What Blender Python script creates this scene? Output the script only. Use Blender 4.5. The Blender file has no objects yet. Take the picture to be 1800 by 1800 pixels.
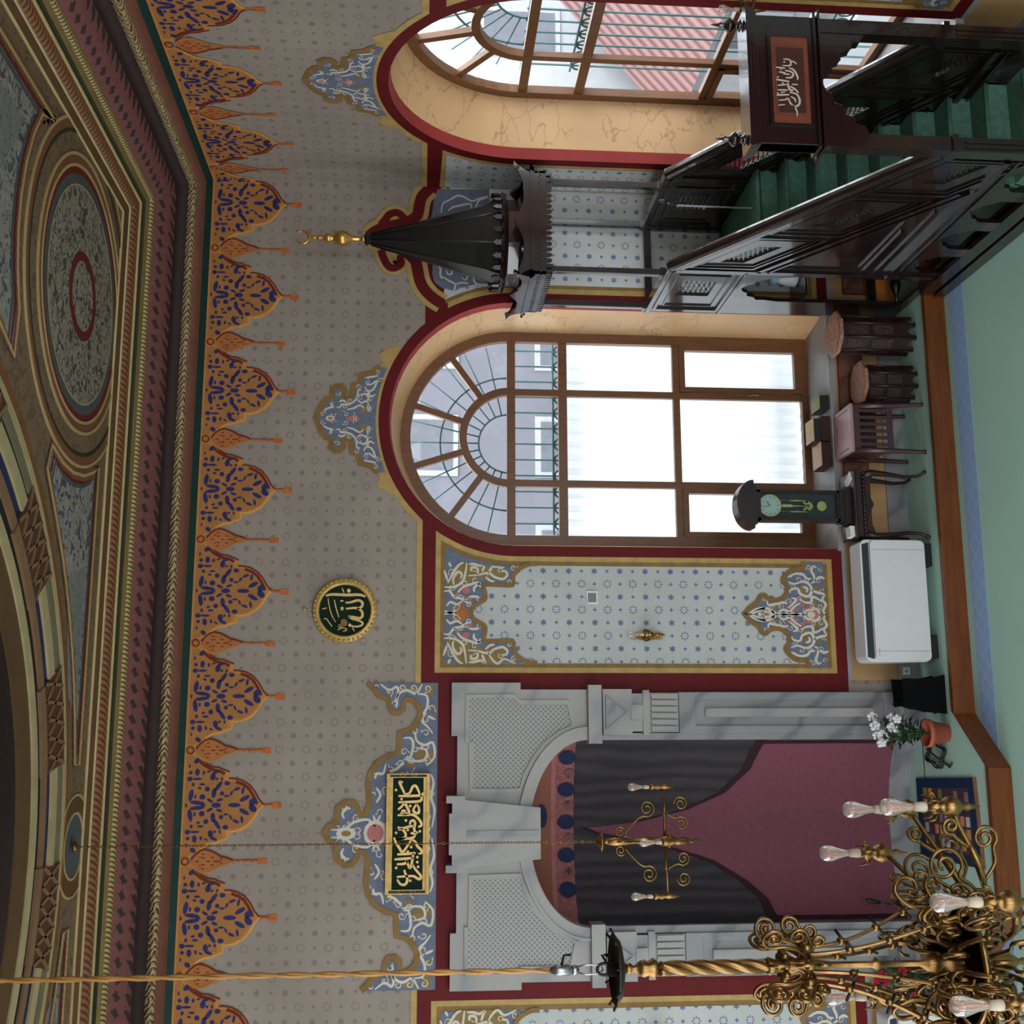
# Prayer hall of a small imperial mosque seen from its gallery: mihrab, minbar, arched windows.
import bpy, math, random
from mathutils import Vector, Matrix, geometry
random.seed(7)
SC = bpy.context.scene
COL = SC.collection
PI = math.pi
# ------------------------------------------------------------------ camera model (used to place measured points)
F, YAW, PIT, ROL = 2008.448, 0.18714, 0.07865, 0.0126
CAM = Vector((-5.98735, -12.0, 5.32893))
FX = Vector((math.sin(YAW)*math.cos(PIT), math.cos(YAW)*math.cos(PIT), -math.sin(PIT)))
RT = Vector((math.cos(YAW), -math.sin(YAW), 0))
UP = RT.cross(FX)
R2 = RT*math.cos(ROL) + UP*math.sin(ROL)
U2 = -RT*math.sin(ROL) + UP*math.cos(ROL)
def P(x, y, X=None, Y=None, Z=None):
    """measured picture point -> world point on a plane X=, Y= or Z="""
    d = FX + R2*((900-y)/F) - U2*((x-900)/F)
    if X is not None: t = (X-CAM.x)/d.x
    elif Y is not None: t = (Y-CAM.y)/d.y
    else: t = (Z-CAM.z)/d.z
    return CAM + d*t
def zb(x0, y0, k, pts, Y=0.0):      # enlarged-crop points -> (X, Z) on the plane Y
    r = []
    for a, b in pts:
        w = P(x0+a/k, y0+b/k, Y=Y); r.append((w.x, w.z))
    return r
cam = bpy.data.cameras.new('camera'); camo = bpy.data.objects.new('camera', cam); COL.objects.link(camo)
cam.sensor_width = 36; cam.lens = F/1800*36; cam.clip_end = 200
m = Matrix((( -U2.x, R2.x, -FX.x, CAM.x), (-U2.y, R2.y, -FX.y, CAM.y), (-U2.z, R2.z, -FX.z, CAM.z), (0,0,0,1)))
camo.matrix_world = m
SC.camera = camo
SC.view_settings.view_transform = 'Standard'; SC.view_settings.look = 'None'
SC.view_settings.gamma = 1; SC.view_settings.use_curve_mapping = False
SC.view_settings.exposure = -0.75
# ------------------------------------------------------------------ materials
def lin(c):
    f = lambda v: v/12.92 if v <= .04045 else ((v+.055)/1.055)**2.4
    return tuple(f(v/255) for v in c) + (1,)
class NT:
    """small helper to chain shader nodes"""
    def __init__(s, name):
        s.m = bpy.data.materials.new(name); s.m.use_nodes = True
        s.t = s.m.node_tree; s.n = s.t.nodes; s.l = s.t.links
        s.b = s.n['Principled BSDF']; s.out = s.n['Material Output']
    def new(s, typ, **kw):
        nd = s.n.new(typ)
        for k, v in kw.items(): setattr(nd, k, v)
        return nd
    def put(s, sock, v):
        if hasattr(v, 'is_linked') or isinstance(v, bpy.types.NodeSocket): s.l.new(v, sock)
        else: sock.default_value = v
    def math(s, op, a, b=0.0, c=0.0, clamp=False):
        nd = s.new('ShaderNodeMath', operation=op, use_clamp=clamp)
        s.put(nd.inputs[0], a); s.put(nd.inputs[1], b)
        if op in ('MULTIPLY_ADD', 'COMPARE', 'WRAP', 'SMOOTH_MIN'): s.put(nd.inputs[2], c)
        return nd.outputs[0]
    def mix(s, fac, a, b, blend='MIX'):
        nd = s.new('ShaderNodeMix', data_type='RGBA', blend_type=blend)
        s.put(nd.inputs[0], fac); s.put(nd.inputs[6], a); s.put(nd.inputs[7], b)
        return nd.outputs[2]
    def coord(s, kind='Object'):
        return s.new('ShaderNodeTexCoord').outputs[kind]
    def sep(s, v):
        nd = s.new('ShaderNodeSeparateXYZ'); s.l.new(v, nd.inputs[0]); return nd.outputs
    def noise(s, scale, detail=4, rough=.55, vec=None, stretch=None):
        nd = s.new('ShaderNodeTexNoise'); nd.inputs['Scale'].default_value = scale
        nd.inputs['Detail'].default_value = detail; nd.inputs['Roughness'].default_value = rough
        v = vec if vec is not None else s.coord()
        if stretch:
            mp = s.new('ShaderNodeMapping'); mp.inputs['Scale'].default_value = stretch; s.l.new(v, mp.inputs[0]); v = mp.outputs[0]
        s.l.new(v, nd.inputs['Vector']); return nd.outputs['Fac']
    def ramp(s, fac, stops):
        nd = s.new('ShaderNodeValToRGB'); cr = nd.color_ramp
        while len(cr.elements) < len(stops): cr.elements.new(.5)
        for e, (p, c) in zip(cr.elements, stops): e.position = p; e.color = c
        s.l.new(fac, nd.inputs[0]); return nd.outputs[0]
    def bump(s, h, strength=.3, dist=.01):
        nd = s.new('ShaderNodeBump'); nd.inputs['Strength'].default_value = strength; nd.inputs['Distance'].default_value = dist
        s.l.new(h, nd.inputs['Height']); s.l.new(nd.outputs[0], s.b.inputs['Normal'])
    def done(s, col=None, rough=.5, metal=0, spec=None):
        if col is not None: s.put(s.b.inputs['Base Color'], col)
        s.put(s.b.inputs['Roughness'], rough); s.b.inputs['Metallic'].default_value = metal
        if spec is not None: s.b.inputs['Specular IOR Level'].default_value = spec
        return s.m
def M(name, c, rough=.6, metal=0, var=.12, scale=6, spec=None, stretch=None, bump=0):
    """plain painted / turned / cast surface with slight procedural variation"""
    t = NT(name); c = lin(c)
    if spec is None and metal == 0 and rough >= .5: spec = .22
    n = t.noise(scale, stretch=stretch)
    lo = tuple(v*(1-var) for v in c[:3])+(1,); hi = tuple(min(1, v*(1+var)) for v in c[:3])+(1,)
    if bump: t.bump(n, bump, .004)
    return t.done(t.ramp(n, [(.3, lo), (.7, hi)]), rough, metal, spec)
def stencil(name, base, motif, axis, s0, z0, g=0.1372, fade=.5):
    """wall paint stencilled with rings of petals, six-point stars and small quatrefoils"""
    t = NT(name); o = t.sep(t.coord()); s = o[axis]; z = o[2]
    p = t.math('DIVIDE', t.math('SUBTRACT', s, s0), g); q = t.math('DIVIDE', t.math('SUBTRACT', z, z0), g)
    i = t.math('ROUND', p); j = t.math('ROUND', q)
    du = t.math('SUBTRACT', p, i); dv = t.math('SUBTRACT', q, j)
    r = t.math('SQRT', t.math('ADD', t.math('MULTIPLY', du, du), t.math('MULTIPLY', dv, dv)))
    th = t.math('ARCTAN2', dv, du)
    ei = t.math('ABSOLUTE', t.math('MODULO', i, 2)); ej = t.math('ABSOLUTE', t.math('MODULO', j, 2))
    even = t.math('MULTIPLY', t.math('LESS_THAN', ei, .5), t.math('LESS_THAN', ej, .5))
    odd = t.math('MULTIPLY', t.math('GREATER_THAN', ei, .5), t.math('GREATER_THAN', ej, .5))
    rest = t.math('SUBTRACT', 1, t.math('ADD', even, odd))
    ring = t.math('MULTIPLY', t.math('MULTIPLY', t.math('GREATER_THAN', r, .17), t.math('LESS_THAN', r, .33)),
                  t.math('GREATER_THAN', t.math('COSINE', t.math('MULTIPLY', th, 8)), .05))
    star = t.math('LESS_THAN', r, t.math('MULTIPLY_ADD', t.math('COSINE', t.math('MULTIPLY', th, 6)), .055, .2))
    dot = t.math('LESS_THAN', r, t.math('MULTIPLY_ADD', t.math('COSINE', t.math('MULTIPLY', th, 4)), .04, .115))
    k = t.math('ADD', t.math('ADD', t.math('MULTIPLY', ring, even), t.math('MULTIPLY', star, odd)), t.math('MULTIPLY', dot, rest))
    n = t.noise(1.3, 5); n2 = t.noise(14, 3)
    b = lin(base); bg = t.ramp(n, [(.3, tuple(v*.86 for v in b[:3])+(1,)), (.7, tuple(min(1, v*1.1) for v in b[:3])+(1,))])
    bg = t.mix(t.math('MULTIPLY', n2, .25), bg, tuple(v*.8 for v in b[:3])+(1,))
    wear = t.math('MULTIPLY', k, t.math('MULTIPLY_ADD', t.noise(3.1, 2), fade, 1.05-fade), clamp=True)
    return t.done(t.mix(wear, bg, lin(motif)), .75)
def marble(name, base, vein, scale=2.2, rough=.35, amt=.8):
    t = NT(name); n = t.noise(scale, 6, .6)
    w = t.new('ShaderNodeTexWave', wave_type='BANDS', bands_direction='DIAGONAL'); w.inputs['Scale'].default_value = scale*.6
    w.inputs['Distortion'].default_value = 9; w.inputs['Detail'].default_value = 4; t.l.new(t.coord(), w.inputs[0])
    v = t.math('POWER', w.outputs['Fac'], 5)
    b = lin(base)
    bg = t.ramp(n, [(.3, tuple(x*.87 for x in b[:3])+(1,)), (.75, b)])
    return t.done(t.mix(t.math('MULTIPLY', v, amt), bg, lin(vein)), rough)
def veined(name, base, vein):
    """ochre scagliola with thin crooked brown cracks"""
    t = NT(name); c = t.coord()
    mp = t.new('ShaderNodeMapping'); mp.inputs['Scale'].default_value = (1.0, 1.0, 1.6); mp.inputs['Rotation'].default_value = (.5, .6, 0); t.l.new(c, mp.inputs[0])
    nz = t.new('ShaderNodeTexNoise'); nz.inputs['Scale'].default_value = 2.5; nz.inputs['Detail'].default_value = 4; t.l.new(mp.outputs[0], nz.inputs[0])
    va = t.new('ShaderNodeVectorMath', operation='MULTIPLY_ADD'); t.l.new(nz.outputs['Color'], va.inputs[0]); va.inputs[1].default_value = (.55,.55,.55); t.l.new(mp.outputs[0], va.inputs[2])
    vo = t.new('ShaderNodeTexVoronoi', feature='DISTANCE_TO_EDGE'); vo.inputs['Scale'].default_value = 2.6; t.l.new(va.outputs[0], vo.inputs[0])
    crack = t.math('SUBTRACT', 1, t.math('DIVIDE', vo.outputs['Distance'], .03), clamp=True)
    gate = t.math('GREATER_THAN', t.noise(1.7, 3), .5)
    b = lin(base); bg = t.ramp(t.noise(1.2, 6), [(.25, tuple(x*.84 for x in b[:3])+(1,)), (.75, tuple(min(1, x*1.08) for x in b[:3])+(1,))])
    return t.done(t.mix(t.math('MULTIPLY', t.math('MULTIPLY', crack, gate), .5), bg, lin(vein)), .4)
def mottled(name, cols, scale=14, rough=.6, thr=(.42, .52, .6), bump=.3):
    """dense painted/gilded ornament read as a mottle of a few colours"""
    t = NT(name); c = t.coord()
    nz = t.new('ShaderNodeTexNoise'); nz.inputs['Scale'].default_value = scale; nz.inputs['Detail'].default_value = 2; nz.inputs['Distortion'].default_value = 1.5; t.l.new(c, nz.inputs[0])
    nd = t.new('ShaderNodeValToRGB'); cr = nd.color_ramp; cr.interpolation = 'CONSTANT'
    pos = [0] + list(thr[:len(cols)-1])
    while len(cr.elements) < len(cols): cr.elements.new(.5)
    for e, p_, c_ in zip(cr.elements, pos, cols): e.position = p_; e.color = lin(c_)
    t.l.new(nz.outputs['Fac'], nd.inputs[0])
    if bump: t.bump(nz.outputs['Fac'], bump, .01)
    return t.done(nd.outputs[0], rough)
# ------------------------------------------------------------------ mesh builder
OFF = {}      # world offset of every built object, so parts can be given in world coordinates
class MB:
    def __init__(s): s.v = []; s.f = []; s.mi = []; s.mats = []; s.sm = []
    def _m(s, mat):
        if mat is None: return 0
        if mat not in s.mats: s.mats.append(mat)
        return s.mats.index(mat)
    def add(s, vs, fs, mat=None, smooth=False):
        o = len(s.v); s.v += [tuple(v) for v in vs]; k = s._m(mat)
        for f in fs: s.f.append(tuple(i+o for i in f)); s.mi.append(k); s.sm.append(smooth)
        return s
    def box(s, x0, x1, y0, y1, z0, z1, mat=None):
        vs = [(x, y, z) for z in (z0, z1) for y in (y0, y1) for x in (x0, x1)]
        return s.add(vs, [(0,2,3,1), (4,5,7,6), (0,1,5,4), (2,6,7,3), (0,4,6,2), (1,3,7,5)], mat)
    def prism(s, poly, fn, d0, d1, mat=None):
        """poly of 2D points, fn(a,b,d)->xyz, solid between d0 and d1"""
        n = len(poly)
        vs = [fn(a, b, d0) for a, b in poly] + [fn(a, b, d1) for a, b in poly]
        tri = geometry.tessellate_polygon([[Vector((a, b, 0)) for a, b in poly]])
        fs = [tuple(t) for t in tri] + [tuple(i+n for i in reversed(t)) for t in tri]
        fs += [(i, (i+1) % n, n+(i+1) % n, n+i) for i in range(n)]
        return s.add(vs, fs, mat)
    def flat(s, poly, fn, d, mat=None):
        tri = geometry.tessellate_polygon([[Vector((a, b, 0)) for a, b in poly]])
        return s.add([fn(a, b, d) for a, b in poly], [tuple(t) for t in tri], mat)
    def region(s, outer, holes, fn, d, mat=None):
        """flat region with holes"""
        vs = [Vector(p) for p in outer]; faces = [list(range(len(outer)))]
        for h in holes:
            o = len(vs); vs += [Vector(p) for p in h]; faces.append(list(range(o, o+len(h))))
        r = geometry.delaunay_2d_cdt(vs, [], faces, 5, 1e-5)
        return s.add([fn(p.x, p.y, d) for p in r[0]], [tuple(f) for f in r[2]], mat)
    def ribbon(s, pts, w, fn, d, mat=None, closed=False, taper=0, th=0):
        """painted stroke of width w along 2D points (th>0: raised)"""
        n = len(pts); L = []; R = []
        for i, (a, b) in enumerate(pts):
            p0 = pts[(i-1) % n] if (closed or i > 0) else pts[i]
            p1 = pts[(i+1) % n] if (closed or i < n-1) else pts[i]
            dx, dy = p1[0]-p0[0], p1[1]-p0[1]; l = math.hypot(dx, dy) or 1
            k = w/2
            if taper: k *= 1 - taper*abs(2*i/(n-1)-1)**2
            L.append((a-dy/l*k, b+dx/l*k)); R.append((a+dy/l*k, b-dx/l*k))
        vs = [fn(a, b, d) for a, b in L] + [fn(a, b, d) for a, b in R]
        m_ = n if closed else n-1
        fs = [(i, (i+1) % n, n+(i+1) % n, n+i) for i in range(m_)]
        if th:
            o = 2*n
            vs += [fn(a, b, d-th) for a, b in L] + [fn(a, b, d-th) for a, b in R]
            fs += [(i, o+i, o+(i+1) % n, (i+1) % n) for i in range(m_)] + [(n+i, n+(i+1) % n, o+n+(i+1) % n, o+n+i) for i in range(m_)]
        return s.add(vs, fs, mat)
    def blob(s, c, r1, r2, ang, fn, d, mat=None, n=12, th=0):
        ca, sa = math.cos(ang), math.sin(ang)
        pts = [(c[0]+r1*math.cos(a)*ca-r2*math.sin(a)*sa, c[1]+r1*math.cos(a)*sa+r2*math.sin(a)*ca) for a in [2*PI*i/n for i in range(n)]]
        return s.flat(pts, fn, d, mat) if not th else s.prism(pts, fn, d-th, d, mat)
    def tube(s, pts, r, n=8, mat=None, closed=False, cap=True):
        pts = [Vector(p) for p in pts]; m_ = len(pts)
        rs = r if isinstance(r, (list, tuple)) else [r]*m_
        up = None; vs = []
        for i, p in enumerate(pts):
            a = pts[(i-1) % m_] if (closed or i > 0) else p
            b = pts[(i+1) % m_] if (closed or i < m_-1) else p
            t = (b-a).normalized() if (b-a).length > 1e-9 else Vector((0, 0, 1))
            if up is None:
                up = Vector((0, 0, 1)) if abs(t.z) < .9 else Vector((1, 0, 0))
            u = (up - t*up.dot(t))
            if u.length < 1e-6: u = t.orthogonal()
            u.normalize(); w = t.cross(u); up = u
            for k in range(n):
                an = 2*PI*k/n; vs.append(p + (u*math.cos(an)+w*math.sin(an))*rs[i])
        fs = []
        for i in range(m_ if closed else m_-1):
            j = (i+1) % m_
            for k in range(n): fs.append((i*n+k, i*n+(k+1) % n, j*n+(k+1) % n, j*n+k))
        if cap and not closed:
            fs.append(tuple(reversed(range(n)))); fs.append(tuple((m_-1)*n+k for k in range(n)))
        return s.add(vs, fs, mat, True)
    def lathe(s, prof, o=(0,0,0), n=16, mat=None, M4=None, smooth=True, squash=None):
        """profile of (r,z) around the z axis at o; optional matrix"""
        vs = []
        for r, z in prof:
            for k in range(n):
                a = 2*PI*(k+.5)/n; v = Vector((r*math.cos(a), r*math.sin(a), z))
                if squash: v = Vector((v.x*squash[0], v.y*squash[1], v.z))
                v = (M4 @ v) if M4 is not None else v
                vs.append(v+Vector(o))
        fs = [(i*n+k, i*n+(k+1) % n, (i+1)*n+(k+1) % n, (i+1)*n+k) for i in range(len(prof)-1) for k in range(n)]
        if prof[0][0] > 1e-4: fs.append(tuple(reversed(range(n))))
        if prof[-1][0] > 1e-4: fs.append(tuple((len(prof)-1)*n+k for k in range(n)))
        return s.add(vs, fs, mat, smooth)
    def sphere(s, c, r, n=12, mat=None, sq=(1,1,1)):
        prof = [(max(1e-5, r*math.sin(PI*i/(n//2+2))), -r*math.cos(PI*i/(n//2+2))) for i in range(n//2+3)]
        mm = Matrix.Diagonal((sq[0], sq[1], sq[2]))
        return s.lathe(prof, c, n, mat, mm)
    def build(s, name, mat=None, parent=None, loc=None, bevel=0, world=True):
        me = bpy.data.meshes.new(name); me.from_pydata(s.v, [], s.f)
        mats = s.mats or [mat]
        for x in mats: me.materials.append(x)
        if s.mats: me.polygons.foreach_set('material_index', s.mi)
        me.polygons.foreach_set('use_smooth', s.sm)
        me.validate(); me.update()
        o = bpy.data.objects.new(name, me); COL.objects.link(o)
        po = OFF.get(parent.name, Vector((0, 0, 0))) if parent is not None else Vector((0, 0, 0))
        if parent is not None:
            o.parent = parent
            if world and loc is None: loc = -po
        if loc is not None: o.location = loc
        OFF[o.name] = po + (Vector(loc) if loc is not None else Vector((0, 0, 0)))
        if bevel:
            b = o.modifiers.new('bevel', 'BEVEL'); b.width = bevel; b.segments = 2; b.limit_method = 'ANGLE'
        return o
def empty(name, loc=(0,0,0), rz=0):
    """base point of a thing; parts built with world=True may use world coordinates"""
    o = bpy.data.objects.new(name, None); COL.objects.link(o); o.location = loc; o.rotation_euler = (0, 0, rz); o.empty_display_size = .1
    OFF[o.name] = Vector(loc)
    return o
def tag(o, label, cat, group=None):
    o['label'] = label; o['category'] = cat
    if group: o['group'] = group
    return o
def struct(o): o['kind'] = 'structure'; return o
def copy_tree(o, parent=None):
    c = o.copy(); COL.objects.link(c)
    if parent is not None: c.parent = parent
    for ch in list(o.children): copy_tree(ch, c)
    return c
BK = lambda a, b, d: (a, -d, b)          # back wall: a=X, b=Z, d out of the wall
RW = lambda a, b, d: (-d, a, b)          # right wall: a=Y, b=Z
def catmull(pts, k=4, closed=False):
    n = len(pts); out = []
    for i in range(n if closed else n-1):
        g = lambda j: Vector(pts[j % n]) if closed else Vector(pts[max(0, min(n-1, j))])
        p0, p1, p2, p3 = g(i-1), g(i), g(i+1), g(i+2)
        for q in range(k):
            t = q/k
            out.append(tuple(.5*((2*p1)+(p2-p0)*t+(2*p0-5*p1+4*p2-p3)*t*t+(3*p1-p0-3*p2+p3)*t**3)))
    if not closed: out.append(tuple(pts[-1]))
    return out
def arc(cx, cy, r, a0, a1, n, ry=None):
    ry = r if ry is None else ry
    return [(cx+r*math.cos(a0+(a1-a0)*i/n), cy+ry*math.sin(a0+(a1-a0)*i/n)) for i in range(n+1)]
def spiral(c, r0, r1, a0, turns, n=20):
    return [(c[0]+(r0+(r1-r0)*i/n)*math.cos(a0+turns*2*PI*i/n), c[1]+(r0+(r1-r0)*i/n)*math.sin(a0+turns*2*PI*i/n)) for i in range(n+1)]
# ------------------------------------------------------------------ palette
UPPER = stencil('upper_wall_paint', (152, 139, 129), (116, 106, 97), 0, -4.554, 5.92)
UPPER_R = stencil('upper_wall_paint_side', (152, 139, 129), (116, 106, 97), 1, -2.0, 5.92)
LOWER = stencil('panel_paint', (186, 188, 185), (76, 92, 140), 0, -4.76, 3.9, fade=.35)
LOWER_R = stencil('panel_paint_side', (186, 188, 185), (76, 92, 140), 1, -.36, 3.9, fade=.35)
RED = M('oxblood_paint', (94, 13, 17), .6, var=.1)
ROSE = M('rose_red_reveal_paint', (152, 56, 54), .6, var=.06)
GOLD = M('ochre_gold_paint', (176, 146, 88), .5, var=.15, scale=9)
BROWN = M('dull_brown_gold_paint', (132, 102, 58), .55, var=.15, scale=9)
BLUEG = M('slate_blue_paint', (104, 112, 132), .7, var=.15, scale=12)
CREAM = M('cream_scroll_paint', (206, 198, 182), .7, var=.08)
OLIVE = M('olive_gold_paint', (136, 112, 66), .6, var=.15, scale=12)
PINK = M('dusty_pink_paint', (178, 112, 108), .7, var=.1)
RUST = M('rust_orange_paint', (160, 98, 56), .6, var=.15)
AMBER = M('amber_fringe_paint', (190, 128, 66), .6, var=.14, scale=7)
MAROON = M('dark_red_outline_paint', (108, 40, 24), .65)
ULTRA = M('ultramarine_paint', (42, 44, 98), .6, var=.2)
TASSEL = M('orange_tassel_paint', (188, 98, 44), .6, var=.25, scale=20)
VEIN = veined('ochre_veined_plaster', (218, 176, 130), (130, 84, 54))
DADO = M('buff_dado_plaster', (176, 140, 98), .5, var=.1, scale=3)
DADO_P = marble('brown_marble_inset', (122, 84, 66), (84, 52, 42), 3)
GREYM = marble('grey_marble', (138, 137, 140), (92, 94, 102), 1.7, .3, .7)
WHITEM = marble('pale_grey_marble', (156, 152, 150), (116, 120, 128), 1.3, .4, .6)
GREYSTRIP = M('grey_strip_paint', (150, 148, 150), .6)
WOODF = M('brown_varnished_window_wood', (112, 72, 42), .38, var=.2, scale=3, stretch=(12, 12, 1))
# ------------------------------------------------------------------ daylight
w = bpy.data.worlds.new('overcast_sky'); SC.world = w; w.use_nodes = True
bg = w.node_tree.nodes['Background']; bg.inputs[0].default_value = (.93, .97, 1.0, 1); bg.inputs[1].default_value = 11.0
SC.cycles.max_bounces = 8; SC.cycles.diffuse_bounces = 4; SC.cycles.glossy_bounces = 3
SC.cycles.transparent_max_bounces = 12; SC.cycles.caustics_reflective = False; SC.cycles.caustics_refractive = False
SC.cycles.sample_clamp_indirect = 6
XM = -7.03                                     # axis of the mihrab and of the hall
XW, YF, ZT = -14.06, -14.0, 8.6                # left wall, rear wall, top of the walls
W1 = (-4.082, -1.349, .80, 4.33)               # window openings: from, to, sill, springing
W2 = (-3.4505, -.7195, .80, 4.33)
REC = .684                                     # depth of the window recess
def arch_poly(a0, a1, zb_, zs, n=28, grow=0):
    c = (a0+a1)/2; r = (a1-a0)/2+grow
    return [(c-r, zb_), (c+r, zb_)] + [(c+r*math.cos(PI*i/n), zs+r*math.sin(PI*i/n)) for i in range(n+1)]
ARC_SP, ARC_R, ARC_H = 3.60, .915, .60         # mihrab niche opening
niche = [(XM-ARC_R, 0), (XM+ARC_R, 0)] + arc(XM, ARC_SP, ARC_R, 0, PI, 24, ARC_H)
b = MB(); b.region([(XW, -.2), (0, -.2), (0, ZT), (XW, ZT)], [arch_poly(*W1), niche], BK, 0)
struct(b.build('wall_back', UPPER))
rw_holes = [arch_poly(*W2)] + [arch_poly(y-1.366, y+1.366, .8, 4.33) for y in (-7.0, -11.2)]
b = MB(); b.region([(YF, -.2), (0, -.2), (0, ZT), (YF, ZT)], rw_holes, RW, 0)
struct(b.build('wall_right', UPPER_R))
b = MB(); b.region([(YF, -.2), (0, -.2), (0, ZT), (YF, ZT)], [arch_poly(y-1.366, y+1.366, .8, 4.33) for y in (-2.085, -7.0, -11.2)], lambda a, c, d: (XW, a, c), 0)
struct(b.build('wall_left', UPPER_R))
b = MB(); b.region([(XW, -.2), (0, -.2), (0, ZT), (XW, ZT)], [arch_poly(x-1.366, x+1.366, .8, 4.33) for x in (-2.716, -7.03, -11.344)], lambda a, c, d: (a, YF, c), 0)
struct(b.build('wall_rear', UPPER))
# window reveals of the two windows in view: rose-red edge, then veined plaster
def reveal(W, fn, name):
    b = MB(); c = (W[0]+W[1])/2; r = (W[1]-W[0])/2; rin = r-.115
    def ring(rr, d): return [fn(c-rr, W[2], d)] + [fn(c+rr*math.cos(PI-PI*i/28), W[3]+rr*math.sin(PI*i/28), d) for i in range(29)] + [fn(c+rr, W[2], d)]
    seq = [(r, 0, ROSE), (r-.018, -.12, VEIN), (rin, -REC+.02, VEIN)]
    for (r0, d0, mt), (r1, d1, _) in zip(seq[:-1], seq[1:]):
        A, B = ring(r0, d0), ring(r1, d1); n = len(A)
        b.add(A+B, [(i, i+1, n+i+1, n+i) for i in range(n-1)], mt, True)
    struct(b.build(name))
reveal(W1, BK, 'trim_1'); reveal(W2, RW, 'trim_2')
# marble sills
for nm, W, fn in (('trim_3', W1, BK), ('trim_4', W2, RW)):
    b = MB(); b.prism([(W[0]-.02, .74), (W[1]+.02, .74), (W[1]+.02, .812), (W[0]-.02, .812)], fn, .055, -REC-.02, WHITEM)
    struct(b.build(nm))
# ------------------------------------------------------------------ floors
t = NT('green_carpet'); n1 = t.noise(60, 3); n2 = t.noise(.55, 3)
c_ = t.mix(n2, lin((158, 198, 184)), lin((184, 216, 202))); c_ = t.mix(t.math('MULTIPLY', n1, .3), c_, lin((132, 170, 157)))
t.bump(n1, .3, .004); CARPET = t.done(c_, .95, spec=.1)
t = NT('blue_border_carpet'); o = t.sep(t.coord())
g = .2
u = t.math('DIVIDE', o[0], g); v = t.math('DIVIDE', o[1], g)
l1 = t.math('ABSOLUTE', t.math('SUBTRACT', t.math('FRACT', t.math('ADD', u, v)), .5)); l2 = t.math('ABSOLUTE', t.math('SUBTRACT', t.math('FRACT', t.math('SUBTRACT', u, v)), .5))
ln = t.math('GREATER_THAN', t.math('MAXIMUM', l1, l2), .465)
BLUEC = t.done(t.mix(t.math('MULTIPLY', ln, .55), t.mix(t.noise(40), lin((134, 164, 204)), lin((150, 178, 216))), lin((186, 200, 222))), .95, spec=.1)
b = MB(); b.box(XW, 0, YF, 0, -.3, -.2, CARPET)
b.box(XW, 0, -1.25, -.95, -.2, -.197, BLUEC)
struct(b.build('floor'))
plat = [(XW, 0), (0, 0), (0, -.77), (-5.83, -.77), (-6.34, -1.385), (2*XM+6.34, -1.385), (2*XM+5.83, -.77), (XW, -.77)]
b = MB(); b.prism(plat, lambda a, c, d: (a, c, d), -.198, 0, CARPET); struct(b.build('floor_platform'))
STEPW = M('varnished_step_board', (108, 58, 22), .34, var=.28, scale=2.5, stretch=(1, 8, 8))
b = MB(); edge = plat[2:]
def offs(d):
    out = []
    for i, (x, y) in enumerate(edge):
        k = d if i in (0, 1, 4, 5) else d
        sx = 0
        if i in (1, 2): sx = -d*.42
        if i in (3, 4): sx = d*.42
        out.append((x+sx*-1*.0 + (d*.42 if i in (1, 2) else -d*.42 if i in (3, 4) else 0)*-1, y-d))
    return out
o1 = offs(.065)
for i in range(len(edge)-1):
    q = [edge[i], edge[i+1], o1[i+1], o1[i]]
    b.prism(q, lambda a, c, d: (a, c, d), -.198, .022, STEPW)
st = struct(b.build('trim_5', bevel=.008))
# ------------------------------------------------------------------ cornice swept along the walls
t = NT('pierced_rose_frieze'); o = t.sep(t.coord()); g = .15
u = t.math('DIVIDE', t.math('ADD', o[0], o[1]), g); v = t.math('DIVIDE', o[2], g*.62)
v = t.math('ADD', v, .15); iu = t.math('FLOOR', v); u = t.math('ADD', u, t.math('MULTIPLY', t.math('MODULO', iu, 2), .5))
du = t.math('SUBTRACT', t.math('FRACT', u), .5); dv = t.math('SUBTRACT', t.math('FRACT', v), .5)
rr_ = t.math('SQRT', t.math('ADD', t.math('MULTIPLY', du, du), t.math('MULTIPLY', dv, dv))); tt_ = t.math('ARCTAN2', dv, du)
k = t.math('ADD', t.math('SUBTRACT', rr_, t.math('MULTIPLY', t.math('COSINE', t.math('MULTIPLY', tt_, 4)), .05)), t.math('MULTIPLY', t.math('SUBTRACT', t.noise(18), .5), .3))
hole = t.math('LESS_THAN', k, .27); t.bump(t.math('SUBTRACT', 1, hole), .5, .02)
PINKL = t.done(t.mix(hole, t.mix(t.noise(22), lin((80, 46, 44)), lin((124, 72, 68))), lin((44, 30, 26))), .7)
t = NT('gilt_rope_moulding'); o = t.sep(t.coord())
ph = t.math('FRACT', t.math('ADD', t.math('MULTIPLY', t.math('ADD', o[0], o[1]), 15), t.math('MULTIPLY', t.math('ADD', o[2], t.math('MULTIPLY', t.noise(12), .12)), 16)))
k = t.math('ABSOLUTE', t.math('SUBTRACT', ph, .5)); t.bump(k, .8, .03)
ROPE = t.done(t.mix(t.math('GREATER_THAN', t.math('ADD', k, t.math('MULTIPLY', t.noise(40), .5)), .42), lin((74, 56, 38)), lin((166, 142, 100))), .5)
t = NT('gilt_bead_row'); o = t.sep(t.coord()); ph = t.math('ABSOLUTE', t.math('SUBTRACT', t.math('FRACT', t.math('MULTIPLY', t.math('ADD', o[0], o[1]), 22)), .5))
BEADS = t.done(t.mix(t.math('GREATER_THAN', ph, .3), lin((157, 133, 77)), lin((56, 43, 22))), .5)
t = NT('red_gilt_bead_row'); o = t.sep(t.coord()); ph = t.math('ABSOLUTE', t.math('SUBTRACT', t.math('FRACT', t.math('MULTIPLY', t.math('ADD', o[0], o[1]), 16)), .5))
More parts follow.
